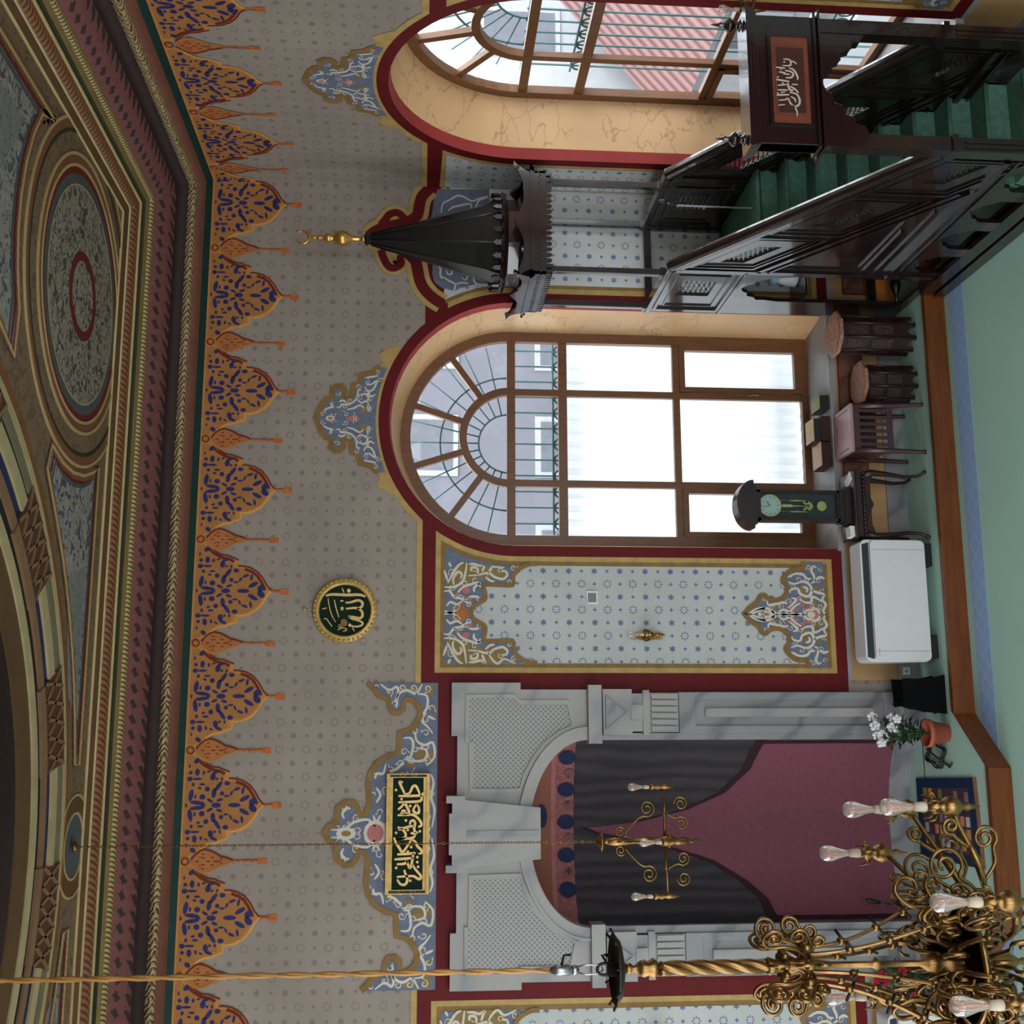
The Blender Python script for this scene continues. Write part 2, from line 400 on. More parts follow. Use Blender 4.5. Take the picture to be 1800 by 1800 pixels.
RBEADS = t.done(t.mix(t.math('GREATER_THAN', ph, .27), lin((120, 83, 50)), lin((83, 40, 24))), .5)
DKGREEN = M('dark_green_band_paint', (16, 46, 40), .6); TERRA = M('terracotta_band_paint', (102, 62, 48), .65)
DKB = M('dark_brown_cove_paint', (50, 35, 34), .7); OLG = M('olive_gilt', (112, 93, 53), .5); GRN2 = M('bottle_green_line', (37, 42, 24), .6)
GILT = M('pale_gilt_line', (165, 142, 96), .4); BRN2 = M('umber_paint', (83, 61, 37), .6)
tab = [(374, 0, 7.682), (361, .05, 7.76), (350, .09, 7.82), (330, .15, 7.931), (305, .27, 8.057), (262, .54, 8.254), (247, .61, 8.326), (235, .69, 8.377), (222, .78, 8.433)]
def prof(x):
    for (x0, p0, z0), (x1, p1, z1) in zip(tab[:-1], tab[1:]):
        if x0 >= x >= x1:
            k = (x0-x)/(x0-x1); return (p0+(p1-p0)*k, z0+(z1-z0)*k)
bands = [(374, 363, DKGREEN, 0), (363, 348, TERRA, .012), (348, 333, ROPE, .045), (333, 312, DKB, -.05), (312, 276.5, PINKL, .03), (276.5, 267.6, BEADS, .025), (267.6, 261, OLG, .0),
         (261, 255, GRN2, -.015), (255, 250.6, GILT, .012), (250.6, 237, RBEADS, .02), (237, 233.6, GILT, .012), (233.6, 225.6, BRN2, 0), (225.6, 222, GILT, .02)]
b = MB()
for x0, x1, mt, bulge in bands:
    pts = []
    (p0, z0), (p1, z1) = prof(x0), prof(x1)
    l = math.hypot(p1-p0, z1-z0); nx, nz = (z1-z0)/l, -(p1-p0)/l
    for i in range(5):
        k = i/4; q = math.sin(PI*k)*bulge; pts.append((p0+(p1-p0)*k+nx*q, z0+(z1-z0)*k+nz*q))
    vs = []; 
    for p, z in pts: vs += [(XW+p, YF, z), (XW+p, -p, z), (-p, -p, z), (-p, YF, z)]
    fs = [(i*4+k, i*4+k+1, i*4+5+k, i*4+4+k) for i in range(4) for k in range(3)]
    b.add(vs, fs, mt, bulge != 0)
struct(b.build('trim_6'))
# ------------------------------------------------------------------ ceiling with dome ring, roundels and panels
ZC = 8.433; DC = (XM, -5.3); DR = 3.9
CEILB = mottled('ceiling_olive_ornament', [(77, 66, 45), (101, 83, 58), (117, 90, 67), (64, 58, 42)], 11, .7, (.42, .58, .64), .2)
CEILP = mottled('ceiling_grey_blue_arabesque', [(74, 75, 77), (120, 118, 110), (134, 130, 123), (67, 74, 86), (56, 61, 62)], 7, .7, (.36, .5, .57, .63), .15)
CEILD = mottled('ceiling_medallion_arabesque', [(53, 59, 50), (117, 112, 98), (134, 126, 112), (88, 74, 67)], 9, .7, (.43, .54, .62), .15)
CEILX = mottled('ceiling_sprigged_panel', [(107, 112, 104), (101, 106, 101), (72, 80, 77)], 12, .7, (.5, .63), .1)
DOMEM = mottled('dome_oxblood_ornament', [(42, 21, 19), (58, 29, 24), (48, 30, 24)], 3, .7, (.45, .6), .1)
HZ = lambda a, c, d: (a, c, ZC-d*.28)
b = MB(); circ = [(DC[0]+2.715*math.cos(2*PI*(i+.5)/64), DC[1]+2.715*math.sin(2*PI*(i+.5)/64)) for i in range(64)]
b.region([(XW, YF), (0, YF), (0, 0), (XW, 0)], [circ], HZ, 0, CEILB)
def ringp(c, r0, r1, a0, a1, n, d0, d1, mt):
    o_ = arc(c[0], c[1], r1, a0, a1, n); i_ = arc(c[0], c[1], r0, a0, a1, n)
    vs = [HZ(x, y, d1) for x, y in o_] + [HZ(x, y, d1) for x, y in i_] + [HZ(x, y, d0) for x, y in o_] + [HZ(x, y, d0) for x, y in i_]
    k = n+1
    fs = []
    for q in range(n): fs += [(q, q+1, k+q+1, k+q), (2*k+q, 2*k+q+1, q+1, q), (k+q, k+q+1, 3*k+q+1, 3*k+q)]
    fs += [(0, k, 3*k, 2*k), (n, 2*k+n, 3*k+n, k+n)]
    b.add(vs, fs, mt)
CRM = M('cream_ceiling_moulding', (157, 144, 106), .5); NAVY = M('navy_ceiling_groove', (21, 30, 67), .6); BLK = M('black_green_groove', (19, 24, 22), .6)
TAN = M('tan_carved_moulding', (117, 90, 64), .6); CARV = M('umber_carved_ground', (77, 50, 35), .7); ORB = M('orange_brown_moulding', (109, 70, 38), .6); GGR = M('grey_green_moulding', (104, 99, 74), .6)
REDC = M('crimson_ceiling_line', (94, 27, 26), .6); SLT = M('slate_ceiling_band', (67, 74, 77), .6)
full = (0, 2*PI, 112)
ringp(DC, 3.93, 4.03, *full, 0, .03, ORB); ringp(DC, 3.84, 3.92, *full, 0, .07, CRM); ringp(DC, 3.03, 3.15, *full, 0, .1, CRM); ringp(DC, 2.72, 3.03, *full, 0, .04, BRN2)
for s_ in range(28):
    a0 = math.radians(78.6+12.857*s_); a1 = a0+math.radians(12.857); n = 5
    if s_ % 2 == 0:
        for r0, r1, d, mt in ((3.15, 3.28, .01, BLK), (3.28, 3.39, .08, TAN), (3.39, 3.52, .01, NAVY), (3.52, 3.66, .09, CRM), (3.66, 3.73, .01, BLK), (3.73, 3.84, .05, GGR)):
            ringp(DC, r0, r1, a0, a1, n, 0, d, mt)
    else:
        ringp(DC, 3.15, 3.25, a0, a1, n, 0, .02, BLK); ringp(DC, 3.25, 3.37, a0, a1, n, 0, .12, TAN); ringp(DC, 3.37, 3.84, a0, a1, n, 0, .08, CARV)
        pol = lambda f, r: (DC[0]+r*math.cos(a0+(a1-a0)*f), DC[1]+r*math.sin(a0+(a1-a0)*f))
        for q in range(5):
            for (f0, f1) in ((q/5, (q+1)/5), ((q+1)/5, q/5)):
                pts = [pol(f0+(f1-f0)*k/4, 3.40+.42*k/4) for k in range(5)]
                b.ribbon(pts, .03, HZ, .12, TAN, th=.05)
# dome above the ring
vs = []; n = 64; rows = [(2.76, ZC+.004), (2.72, ZC+.02), (2.72, ZC+.25), (2.6, ZC+.9), (2.1, ZC+1.5), (1.2, ZC+1.9), (.01, ZC+2.0)]
b.lathe(rows, (DC[0], DC[1], 0), 64, DOMEM)
# corner roundel and axis roundel
def roundel(c, R):
    for r0, r1, d, mt in ((1.40, 1.425, .05, GILT), (1.33, 1.40, .03, RBEADS), (1.30, 1.33, .03, GRN2), (1.15, 1.30, .01, CEILB), (1.125, 1.15, .06, GILT), (1.06, 1.125, .03, RBEADS), (1.035, 1.06, .045, GILT), (.98, 1.035, .01, REDC), (.90, .98, .008, SLT), (.89, .90, .012, GILT)):
        ringp(c, r0*R, r1*R, 0, 2*PI, 64, 0, d, mt)
    b.flat([(c[0]+.92*R*math.cos(2*PI*i/48), c[1]+.92*R*math.sin(2*PI*i/48)) for i in range(48)], HZ, .006, CEILD)
    ringp(c, .29*R, .37*R, 0, 2*PI, 32, 0, .012, REDC)
roundel((-2.12, -1.86), 1.1); roundel((2*XM+2.12, -1.86), 1.1)
c = (XM, -1.02)
for r0, r1, d, mt in ((.44, .46, .04, GILT), (.3, .44, .015, BRN2), (.28, .3, .04, GILT)): ringp(c, r0, r1, 0, 2*PI, 40, 0, d, mt)
b.flat([(c[0]+.27*math.cos(2*PI*i/32), c[1]+.27*math.sin(2*PI*i/32)) for i in range(32)], HZ, .006, SLT)
def panel(pts, mt):
    b.flat(pts, HZ, .008, mt)
    b.ribbon(pts, .11, HZ, .03, RBEADS, closed=True); b.ribbon(pts, .03, HZ, .05, GILT, closed=True, th=.05)
    cx = sum(p[0] for p in pts)/len(pts); cy = sum(p[1] for p in pts)/len(pts)
    inn = [(p[0]+(cx-p[0])*.06, p[1]+(cy-p[1])*.1) for p in pts]
    b.ribbon(inn, .045, HZ, .02, REDC, closed=True); b.ribbon([(p[0]+(cx-p[0])*.1, p[1]+(cy-p[1])*.17) for p in pts], .05, HZ, .015, SLT, closed=True)
for sg in (1, -1):
    mx = lambda p: p if sg == 1 else (2*XM-p[0], p[1])
    rp = [(DC[0]+4.2*math.cos(a), DC[1]+4.2*math.sin(a)) for a in [math.radians(80-3.2*i) for i in range(11)]]
    pl = [(-3.52, -1.02), (-6.32, -1.02)] + rp + [(-3.86, -2.5)] + [(-2.1+1.65*math.cos(a), -1.85+1.65*math.sin(a)) for a in [math.radians(200-11*i) for i in range(5)]]
    panel([mx(p) for p in pl], CEILP)
    b.flat([mx(p) for p in [(-4.5, -1.22), (-5.9, -1.2), (-5.7, -1.5), (-4.7, -1.75)]], HZ, .012, CEILX)
    rp = [(DC[0]+4.25*math.cos(a), DC[1]+4.25*math.sin(a)) for a in [math.radians(-10+4.5*i) for i in range(9)]]
    pl = [(-1.0, -2.95), (-1.0, -6.2)] + rp + [(-2.1+1.72*math.cos(a), -1.85+1.72*math.sin(a)) for a in [math.radians(-115+10*i) for i in range(7)]]
    panel([mx(p) for p in pl], CEILP)
    b.flat([mx(p) for p in [(-1.35, -3.6), (-1.35, -5.6), (-2.4, -5.4), (-2.3, -4.2)]], HZ, .012, CEILX)
struct(b.build('ceiling'))
# ------------------------------------------------------------------ painted decoration of the walls
FIELD = M('fringe_field_paint', (166, 112, 62), .65, var=.1); BRAMB = M('bright_amber_edge_paint', (212, 150, 74), .6, var=.1); RUSTP = M('fringe_pendant_paint', (172, 106, 60), .65)
Q = .000664
half = [(215, 800), (330, 800), (400, 770), (480, 690), (560, 615), (640, 575), (740, 565), (800, 535), (900, 500), (905, 440), (890, 400), (960, 402), (1080, 378), (1200, 310), (1290, 205), (1350, 95), (1425, 14)]
infield = [(245, 720), (330, 735), (400, 690), (520, 590), (640, 525), (760, 500), (830, 460), (820, 380), (880, 350), (1000, 345), (1100, 310), (1190, 250), (1260, 150), (1330, 14)]
spots = [(405,265,40,28,.6),(420,430,45,30,1.5),(320,437,25,22,0),(312,530,34,30,0),(420,530,62,15,0),(365,612,24,20,1.5),(500,610,40,14,0),(465,665,25,14,-.3),(578,680,32,31,0),(340,770,78,30,1.4),
 (405,790,28,14,1.5),(512,795,38,34,0),(680,740,62,30,1.45),(745,635,72,26,.95),(800,745,28,26,0),(655,500,45,34,1.4),(715,530,18,16,0),(790,530,20,15,1.5),(625,850,45,18,-.5),(770,840,42,18,.3),(440,880,95,24,-.12),
 (870,595,38,28,0),(870,783,35,13,0),(1020,680,46,18,.4),(1110,705,45,18,1.4),(940,740,36,14,1.1),(1140,820,72,28,.5),(1265,868,58,40,.7),(300,340,22,12,1.5),(515,440,26,16,1.5),(590,420,26,12,.4),(700,430,50,20,.35)]
mid = [(720,918,72,38,0),(990,918,98,32,0),(530,918,40,14,0),(275,918,30,16,1.5)]
leaf = [(385, 25), (440, 95), (510, 150), (570, 172), (650, 158), (740, 120), (820, 70), (900, 52), (960, 32), (1005, 12)]
def fringe(b, fn, cen, clip):
    """one scalloped lobe centred at cen plus the pendant half a repeat further on"""
    z = lambda zx: 7.682-(zx-215)*Q
    cl = lambda a: min(a, clip)
    f2 = lambda a, c, d: fn(cl(a), c, d)
    S = [(cen-dy*Q, z(zx)) for zx, dy in half] + [(cen+dy*Q, z(zx)) for zx, dy in reversed(half)]
    b.flat(S, f2, .004, AMBER)
    I = [(cen-dy*Q, z(zx)) for zx, dy in infield] + [(cen+dy*Q, z(zx)) for zx, dy in reversed(infield)]
    b.flat(I, f2, .006, FIELD)
    rt = [(cen+(dy-8)*Q, z(zx)) for zx, dy in half[2:]]
    for seg in (rt[:7], rt[8:]):
        b.ribbon(seg, .016, f2, .008, MAROON)
    lf_ = [(cen-(dy-14)*Q, z(zx)) for zx, dy in half[2:]]; b.ribbon(lf_, .024, f2, .0078, BRAMB)
    ri = [(cen+dy*Q, z(zx)) for zx, dy in infield[2:]]
    b.ribbon(ri[:5], .03, f2, .0075, MAROON); b.ribbon(ri[7:], .03, f2, .0075, MAROON)
    for sg in (1, -1):
        for (zx, zy, l, w_, a) in spots: b.blob((cen+sg*(918-zy)*Q, z(zx)), w_*Q*1.2, l*Q*1.2, sg*a, f2, .009, ULTRA, 9)
    for (zx, zy, l, w_, a) in mid: b.blob((cen, z(zx)), w_*Q, l*Q, 0 if l > 32 else 1.57, f2, .009, ULTRA, 10)
    def tas(c, x0, x1, x2):
        if c > clip-.02: return
        rp = [(c+(.004 if i % 2 else -.004), z(x0+(x1-x0)*i/6)) for i in range(7)]
        b.ribbon(rp, .026, f2, .006, TASSEL); b.ribbon([(c-.005, z(x1-10)), (c-.005, z(x2))], .058, f2, .007, TASSEL)
        b.ribbon([(p[0]+.009, p[1]) for p in rp], .006, f2, .0085, MAROON)
    tas(cen, 1415, 1560, 1690)
PEND = lambda b, fn, c, clip: pend(b, fn, c, clip)
def pend(b, fn, c, clip):
    z = lambda zx: 7.682-(zx-215)*Q
    f2 = lambda a, d_, d: fn(min(a, clip), d_, d)
    L = [(c-dy*Q, z(zx)) for zx, dy in leaf] + [(c+dy*Q, z(zx)) for zx, dy in reversed(leaf)]
    b.flat(L, f2, .010, RUSTP)
    b.ribbon([(c+dy*Q, z(zx)) for zx, dy in leaf], .018, f2, .012, MAROON); b.ribbon([(c-dy*Q, z(zx)) for zx, dy in leaf], .012, f2, .012, AMBER)
    for zx, dy, l in ((480, 0, 30), (570, 50, 30), (570, -50, 30), (640, 0, 34), (700, 55, 26), (700, -55, 26), (770, 0, 60), (560, 105, 24), (560, -105, 24), (520, 60, 14), (520, -60, 14), (830, 30, 20), (830, -30, 20)):
        b.blob((c+dy*Q, z(zx)), 9*Q, l*Q, 0, f2, .012, MAROON, 8)
    b.blob((c, z(300)), .045, .045, 0, f2, .011, RUSTP, 16); b.ribbon(arc(c, z(300), .034, 0, 2*PI, 16), .012, f2, .013, MAROON); b.blob((c, z(300)), .012, .012, 0, f2, .013, AMBER)
    rp = [(c+(.004 if i % 2 else -.004), z(1000+370*i/8)) for i in range(9)]
    b.ribbon(rp, .022, f2, .007, TASSEL); b.ribbon([(q[0]+.009, q[1]) for q in rp], .006, f2, .0085, MAROON); b.ribbon([(c-.004, z(1365)), (c-.006, z(1510))], .052, f2, .008, TASSEL)
b = MB()
b.flat([(XW, 7.682), (XW, 7.652), (0, 7.652), (0, 7.682)], BK, .005, AMBER)
for k in range(13): fringe(b, BK, -.271-1.079*k, -.003)
for k in range(12): pend(b, BK, -.271-.5395-1.079*k, -.003)
struct(b.build('trim_7'))
b = MB()
b.flat([(YF, 7.682), (YF, 7.652), (0, 7.652), (0, 7.682)], RW, .005, AMBER)
for k in range(6): fringe(b, RW, .279-1.139*k, -.003); pend(b, RW, -.2905-1.139*k, -.003)
struct(b.build('trim_8'))
# ---- oxblood fields, ochre bands
RA = 1.479; CX1 = -2.716; CY2 = -2.085; ZS = 4.33
def redfield(b, fn, c, lo, block=None):
    a = math.asin((5.32-ZS)/RA)
    out = [(lo, .769), (0, .769), (0, 5.32)] + arc(c, ZS, RA, a, PI-a, 28) + [(lo, 5.32)]
    holes = [arch_poly(c-1.366, c+1.366, .80, ZS)] + ([block] if block else [])
    b.region(out, holes, fn, .004, RED)
    return a
b = MB()
redfield(b, BK, CX1, XW, [(XM-.95, .7695), (XM+.95, .7695), (XM+.95, 3.7), (XM+.8, 4.0), (XM+.5, 4.25), (XM-.5, 4.25), (XM-.8, 4.0), (XM-.95, 3.7)])
aa = math.asin((5.35-ZS)/(RA+.03))
arcw = arc(CX1, ZS, RA+.03, PI-aa, 1.02, 30)
b.ribbon([(-5.53, 5.348)] + arcw, .06, BK, .007, GOLD)
b.ribbon([(XW, 5.348), (2*XM+5.53, 5.348)], .06, BK, .007, GOLD)
def strokes(b, fn, S, x0, y0, k, axis, w_, d, mt, keep=None, mirror=True):
    for s_ in S:
        pts = catmull(zb(x0, y0, k, s_), 3)
        for sg in ((1, -1) if mirror else (1,)):
            q = [(axis+(p[0]-axis)*sg, p[1]) for p in pts]
            if keep: q = [p for p in q if keep(p)]
            if len(q) > 1: b.ribbon(q, w_, fn, d, mt, taper=.55)
def inside(p, poly):
    c = False; n = len(poly)
    for i in range(n):
        (x0, y0), (x1, y1) = poly[i], poly[i-1]
        if (y0 > p[1]) != (y1 > p[1]) and p[0] < (x1-x0)*(p[1]-y0)/(y1-y0)+x0: c = not c
    return c
def filler(b, fn, poly, axis, d, seed, r0=.06, n=60, gap=.14, side=-1):
    """symmetrical small painted curls, leaves and dots scattered inside an ornament"""
    rnd = random.Random(seed); xs = [p[0] for p in poly]; ys = [p[1] for p in poly]; got = []
    for _ in range(n*12):
        p = (rnd.uniform(min(xs), max(xs)), rnd.uniform(min(ys), max(ys)))
        if (p[0]-axis)*side < .02 or not inside(p, poly) or any(math.hypot(p[0]-q[0], p[1]-q[1]) < gap for q in got): continue
        if not all(inside((p[0]+r0*math.cos(a), p[1]+r0*math.sin(a)), poly) for a in (0, 1.57, 3.14, 4.71)): continue
        got.append(p); kind = rnd.random(); a0 = rnd.uniform(0, 6.28); t_ = rnd.choice((-1, 1))*rnd.uniform(.8, 1.15)
        for sg in (1, -1):
            q = (axis+(p[0]-axis)*sg, p[1])
            if not inside(q, poly): continue
            if kind > .45: b.blob(q, r0*.8, r0*.6, 0, fn, d-.0012, OLIVE, 9)
            sp = [(q[0]+(v[0]-p[0])*sg, v[1]) for v in spiral(p, r0, r0*.25, a0, t_, 12)]
            b.ribbon(sp, r0*.3, fn, d, CREAM, taper=.5)
            if kind < .3: b.blob(q, r0*.22, r0*.22, 0, fn, d+.0005, PINK, 7)
            e_ = (p[0]+r0*1.5*math.cos(a0-.4), p[1]+r0*1.5*math.sin(a0-.4)); m_ = (q[0]+(e_[0]-p[0])*sg, e_[1])
            if inside(m_, poly): b.ribbon(catmull([sp[0], ((sp[0][0]+m_[0])/2+.01, (sp[0][1]+m_[1])/2), m_], 3), r0*.34, fn, d, CREAM, taper=.9)
        if len(got) >= n: break
def blobs(b, fn, S, x0, y0, k, axis, d, mt, sc=.00083, keep=None):
    for (zx, zy, l, w_) in S:
        c = zb(x0, y0, k, [(zx, zy)])[0]
        for sg in (1, -1):
            q = (axis+(c[0]-axis)*sg, c[1])
            if keep and not keep(q): continue
            b.blob(q, w_*sc, l*sc, 0, fn, d, mt, 10)
AXP = -4.8
def panel_poly(g, n=10):
    a1 = math.asin(min(1, (5.178-g-ZS)/(RA+g)))
    return [(-5.425+g, .885+g), (-4.195-g, .885+g)] + [(CX1-(RA+g)*math.cos(a1*i/n), ZS+(RA+g)*math.sin(a1*i/n)) for i in range(n+1)] + [(-5.425+g, 5.178-g)]
top_b = [(560,930),(600,1000),(700,1060),(742,1100),(738,1180),(725,1270),(900,1275),(1090,1275),(1095,1380),(1160,1470),(1260,1530),(1400,1575)]
top_s = [[(215,1240),(330,1240),(440,1300),(480,1400),(500,1560)],[(215,1180),(280,1190),(350,1110),(420,1100),(480,1070),(520,1040),(560,1045)],[(480,1070),(560,1120),(620,1120),(650,1130)],
 [(350,1110),(440,1230),(560,1280),(640,1300),(680,1240)],[(340,1270),(330,1350),(390,1440),(440,1400),(420,1350)],[(260,1290),(330,1430),(400,1530),(460,1560)],[(210,1460),(260,1320)],
 [(520,1390),(640,1400),(780,1430),(850,1380),(960,1350),(1020,1400),(1000,1450),(940,1450)],[(640,1400),(640,1480),(580,1500),(550,1450)],[(700,1440),(720,1500),(750,1560)],[(780,1430),(830,1510),(900,1560),(980,1500),(1120,1560)],
 [(740,1380),(800,1330),(860,1320)],[(530,1540),(600,1540),(680,1520),(740,1560)],[(270,1560),(300,1500)],[(250,1000),(300,1050),(380,1020),(450,1065)],[(225,935),(300,915),(360,940)],[(600,1180),(600,1240),(680,1300)]]
bot_b = [(110,845),(200,950),(300,1020),(340,1090),(400,1110),(440,1070),(520,1045),(600,1060),(670,1120),(695,1220),(645,1300),(700,1380),(790,1440),(920,1460),(930,1545)]
bot_s = [[(200,860),(300,910),(400,950)],[(190,850),(280,800),(420,790),(510,855)],[(430,870),(500,900),(540,860)],[(430,1040),(440,985),(540,1000),(640,1020),(680,1000)],[(540,870),(620,930),(700,900),(760,960),(850,1020)],[(690,950),(760,1010),(800,1060),(740,1080)],
 [(730,1140),(740,1180),(830,1200),(860,1130),(960,1100),(1010,1180),(980,1260),(900,1290),(800,1260),(720,1285)],[(900,1225),(955,1200),(940,1150)],[(1010,1180),(1080,1150),(1170,1130)],[(840,1060),(920,1020),(990,1030),(1000,1090),(1060,1080),(1130,1030)],
 [(1160,860),(1130,920),(1170,1000),(1130,1060),(1170,1120)],[(980,960),(1060,930),(1080,880)],[(720,1340),(820,1390),(920,1380),(960,1330),(1020,1330)],[(1010,1270),(1060,1300),(1050,1380),(1030,1430),(1060,1490),(1100,1470)],[(1060,1300),(1130,1350),(1190,1330)],[(560,850),(700,880),(860,850)],[(880,860),(920,920),(1020,930)]]
def paint_panel(b, fn, stmat):
    b.flat(panel_poly(0), fn, .007, GOLD); b.flat(panel_poly(.055), fn, .009, BROWN); b.flat(panel_poly(.1), fn, .011, stmat)
    keep = lambda p: math.hypot(p[0]-CX1, p[1]-ZS) > RA+.12 and p[0] < -4.0
    # upper ornament
    B = catmull(zb(750, 950, 7.2, top_b), 3); B = [(max(p[0], -5.32), p[1]) for p in B]
    Bm = [(2*AXP-p[0], p[1]) for p in B]
    pp = panel_poly(.1); arcp = [p for p in pp[2:-1] if p[1] > B[-1][1]+.05]
    b.flat(list(reversed(B)) + Bm[1:] + arcp + [(-5.325, 5.078)], fn, .013, BLUEG)
    oz = zb(750, 950, 7.2, [(240,1240),(330,1200),(450,1260),(640,1360),(800,1370),(1000,1360),(1010,1470),(880,1560),(420,1570),(320,1450)])
    for sg in (1, -1): b.flat([p for p in [(AXP+(p[0]-AXP)*sg, p[1]) for p in oz] if keep(p) or sg == 1], fn, .015, OLIVE)
    b.flat([(AXP, p[1]) if abs(p[0]-AXP) < .01 else p for p in zb(750, 950, 7.2, [(360,930),(380,1020),(450,1030),(560,930)])] + [(2*AXP-p[0], p[1]) for p in reversed(zb(750, 950, 7.2, [(380,1020),(450,1030)]))], fn, .015, RUST)
    filler(b, fn, list(reversed(B)) + Bm[1:] + arcp + [(-5.325, 5.078)], AXP, .0165, 4, .036, 60, .105)
    strokes(b, fn, top_s, 750, 950, 7.2, AXP, .028, .018, CREAM, keep)
    blobs(b, fn, [(500,1200,50,42),(385,1150,24,24),(540,1085,30,26)], 750, 950, 7.2, AXP, .021, PINK, keep=keep)
    b.ribbon(list(reversed(B)) + Bm[1:], .045, fn, .02, BROWN)
    # lower ornament
    B = catmull(zb(1290, 960, 7.2, bot_b), 3); Bm = [(2*AXP-p[0], p[1]) for p in B]
    b.flat(list(reversed(B)) + Bm[1:] + [(Bm[-1][0], .985), (B[-1][0], .985)], fn, .013, BLUEG)
    filler(b, fn, list(reversed(B)) + Bm[1:] + [(Bm[-1][0], .985), (B[-1][0], .985)], AXP, .0165, 5, .03, 60, .095)
    strokes(b, fn, bot_s, 1290, 960, 7.2, AXP, .030, .018, CREAM)
    blobs(b, fn, [(760,930,60,26),(860,990,44,22),(600,955,20,20),(930,960,60,20),(700,960,40,22)], 1290, 960, 7.2, AXP, .0165, PINK)
    blobs(b, fn, [(485,945,55,30),(900,1170,66,60),(880,1070,60,22),(1070,1210,36,34),(1030,1010,44,36),(1110,950,34,60)], 1290, 960, 7.2, AXP, .0155, OLIVE)
    b.blob((AXP, zb(1290, 960, 7.2, [(1000,845)])[0][1]), .075, .06, 0, fn, .0165, PINK, 16); b.blob((AXP, zb(1290, 960, 7.2, [(970,845)])[0][1]), .035, .045, 0, fn, .019, CREAM, 14)
    b.blob((AXP, zb(1290, 960, 7.2, [(400,845)])[0][1]), .045, .09, 0, fn, .0165, CREAM, 14); b.blob((AXP, zb(1290, 960, 7.2, [(400,845)])[0][1]), .016, .036, 0, fn, .02, PINK, 12)
    b.ribbon(list(reversed(B)) + Bm[1:], .05, fn, .02, BROWN)
paint_panel(b, BK, LOWER)
paint_panel(b, lambda a, c, d: BK(2*XM-a, c, d), LOWER)
# narrow panel between the window and the corner (behind the minbar)
def corner_poly(g, hi): return [(CX1+RA+g, .885+g), (-g*hi, .885+g), (-g*hi, 5.16-g)] + [(CX1+(RA+g)*math.cos(t_), ZS+(RA+g)*math.sin(t_)) for t_ in [math.radians(30-3*i) for i in range(11)]]
b.flat(corner_poly(0, 0), BK, .007, GOLD); b.flat(corner_poly(.06, .01), BK, .009, BROWN); b.flat(corner_poly(.1, .02), BK, .011, LOWER)
cz_ = [(780,1000),(770,1180),(800,1270),(880,1330),(1000,1360),(1100,1330),(1250,1290),(1414,1280),(1414,900),(1300,740),(1414,420),(1414,215),(830,215),(790,330),(770,480),(700,740)]
b.flat([(min(p[0], -.004), p[1]) for p in zb(640, 300, 6.427, cz_)], BK, .013, BLUEG)
cs = [[(800,1040),(860,1110),(860,1180),(880,1230)],[(860,1110),(920,1070),(980,1100),(990,1170),(940,1170),(930,1120)],[(880,1200),(960,1250),(1030,1290),(1010,1370)],[(1030,1290),(1100,1270),(1180,1280)],[(1010,1080),(1060,1150),(1120,1110),(1170,1150),(1150,1240),(1100,1210)],
      [(1220,1180),(1300,1150),(1370,1200)],[(1230,1190),(1260,1280),(1380,1300)],[(870,480),(890,380),(960,340),(1050,290),(1120,300),(1220,350),(1300,320),(1400,290)],[(950,460),(1000,420),(1080,400),(1200,380),(1210,440)],[(1260,420),(1300,340),(1400,310)]]
strokes(b, BK, cs, 640, 300, 6.427, 0, .022, .0139, CREAM, mirror=False)
# scrolling crest of the oxblood band above the corner panel
tip = [(60,745),(130,690),(250,640),(400,610),(540,560),(605,500),(625,400),(655,300),(740,210)]
tip2 = [(60,745),(130,800),(240,850),(380,885),(500,950),(580,1030),(605,1130),(625,1230),(670,1330),(760,1430),(880,1510)]
for pl in (tip, tip2):
    q = [(min(p[0], -.01), p[1]) for p in catmull(zb(640, 300, 6.427, pl), 4)]
    b.ribbon(q, .235, BK, .0145, GOLD); b.ribbon(q, .125, BK, .0165, RED)
for pl in ([(190,900),(225,1000),(280,1090),(350,1105),(415,1060),(410,1010),(370,1000)], [(190,620),(240,560),(290,500),(370,480),(440,530),(450,590),(400,600)]):
    q = catmull(zb(640, 300, 6.427, pl), 4)
    b.ribbon(q, .17, BK, .0142, GOLD); b.ribbon(q, .085, BK, .0162, RED)
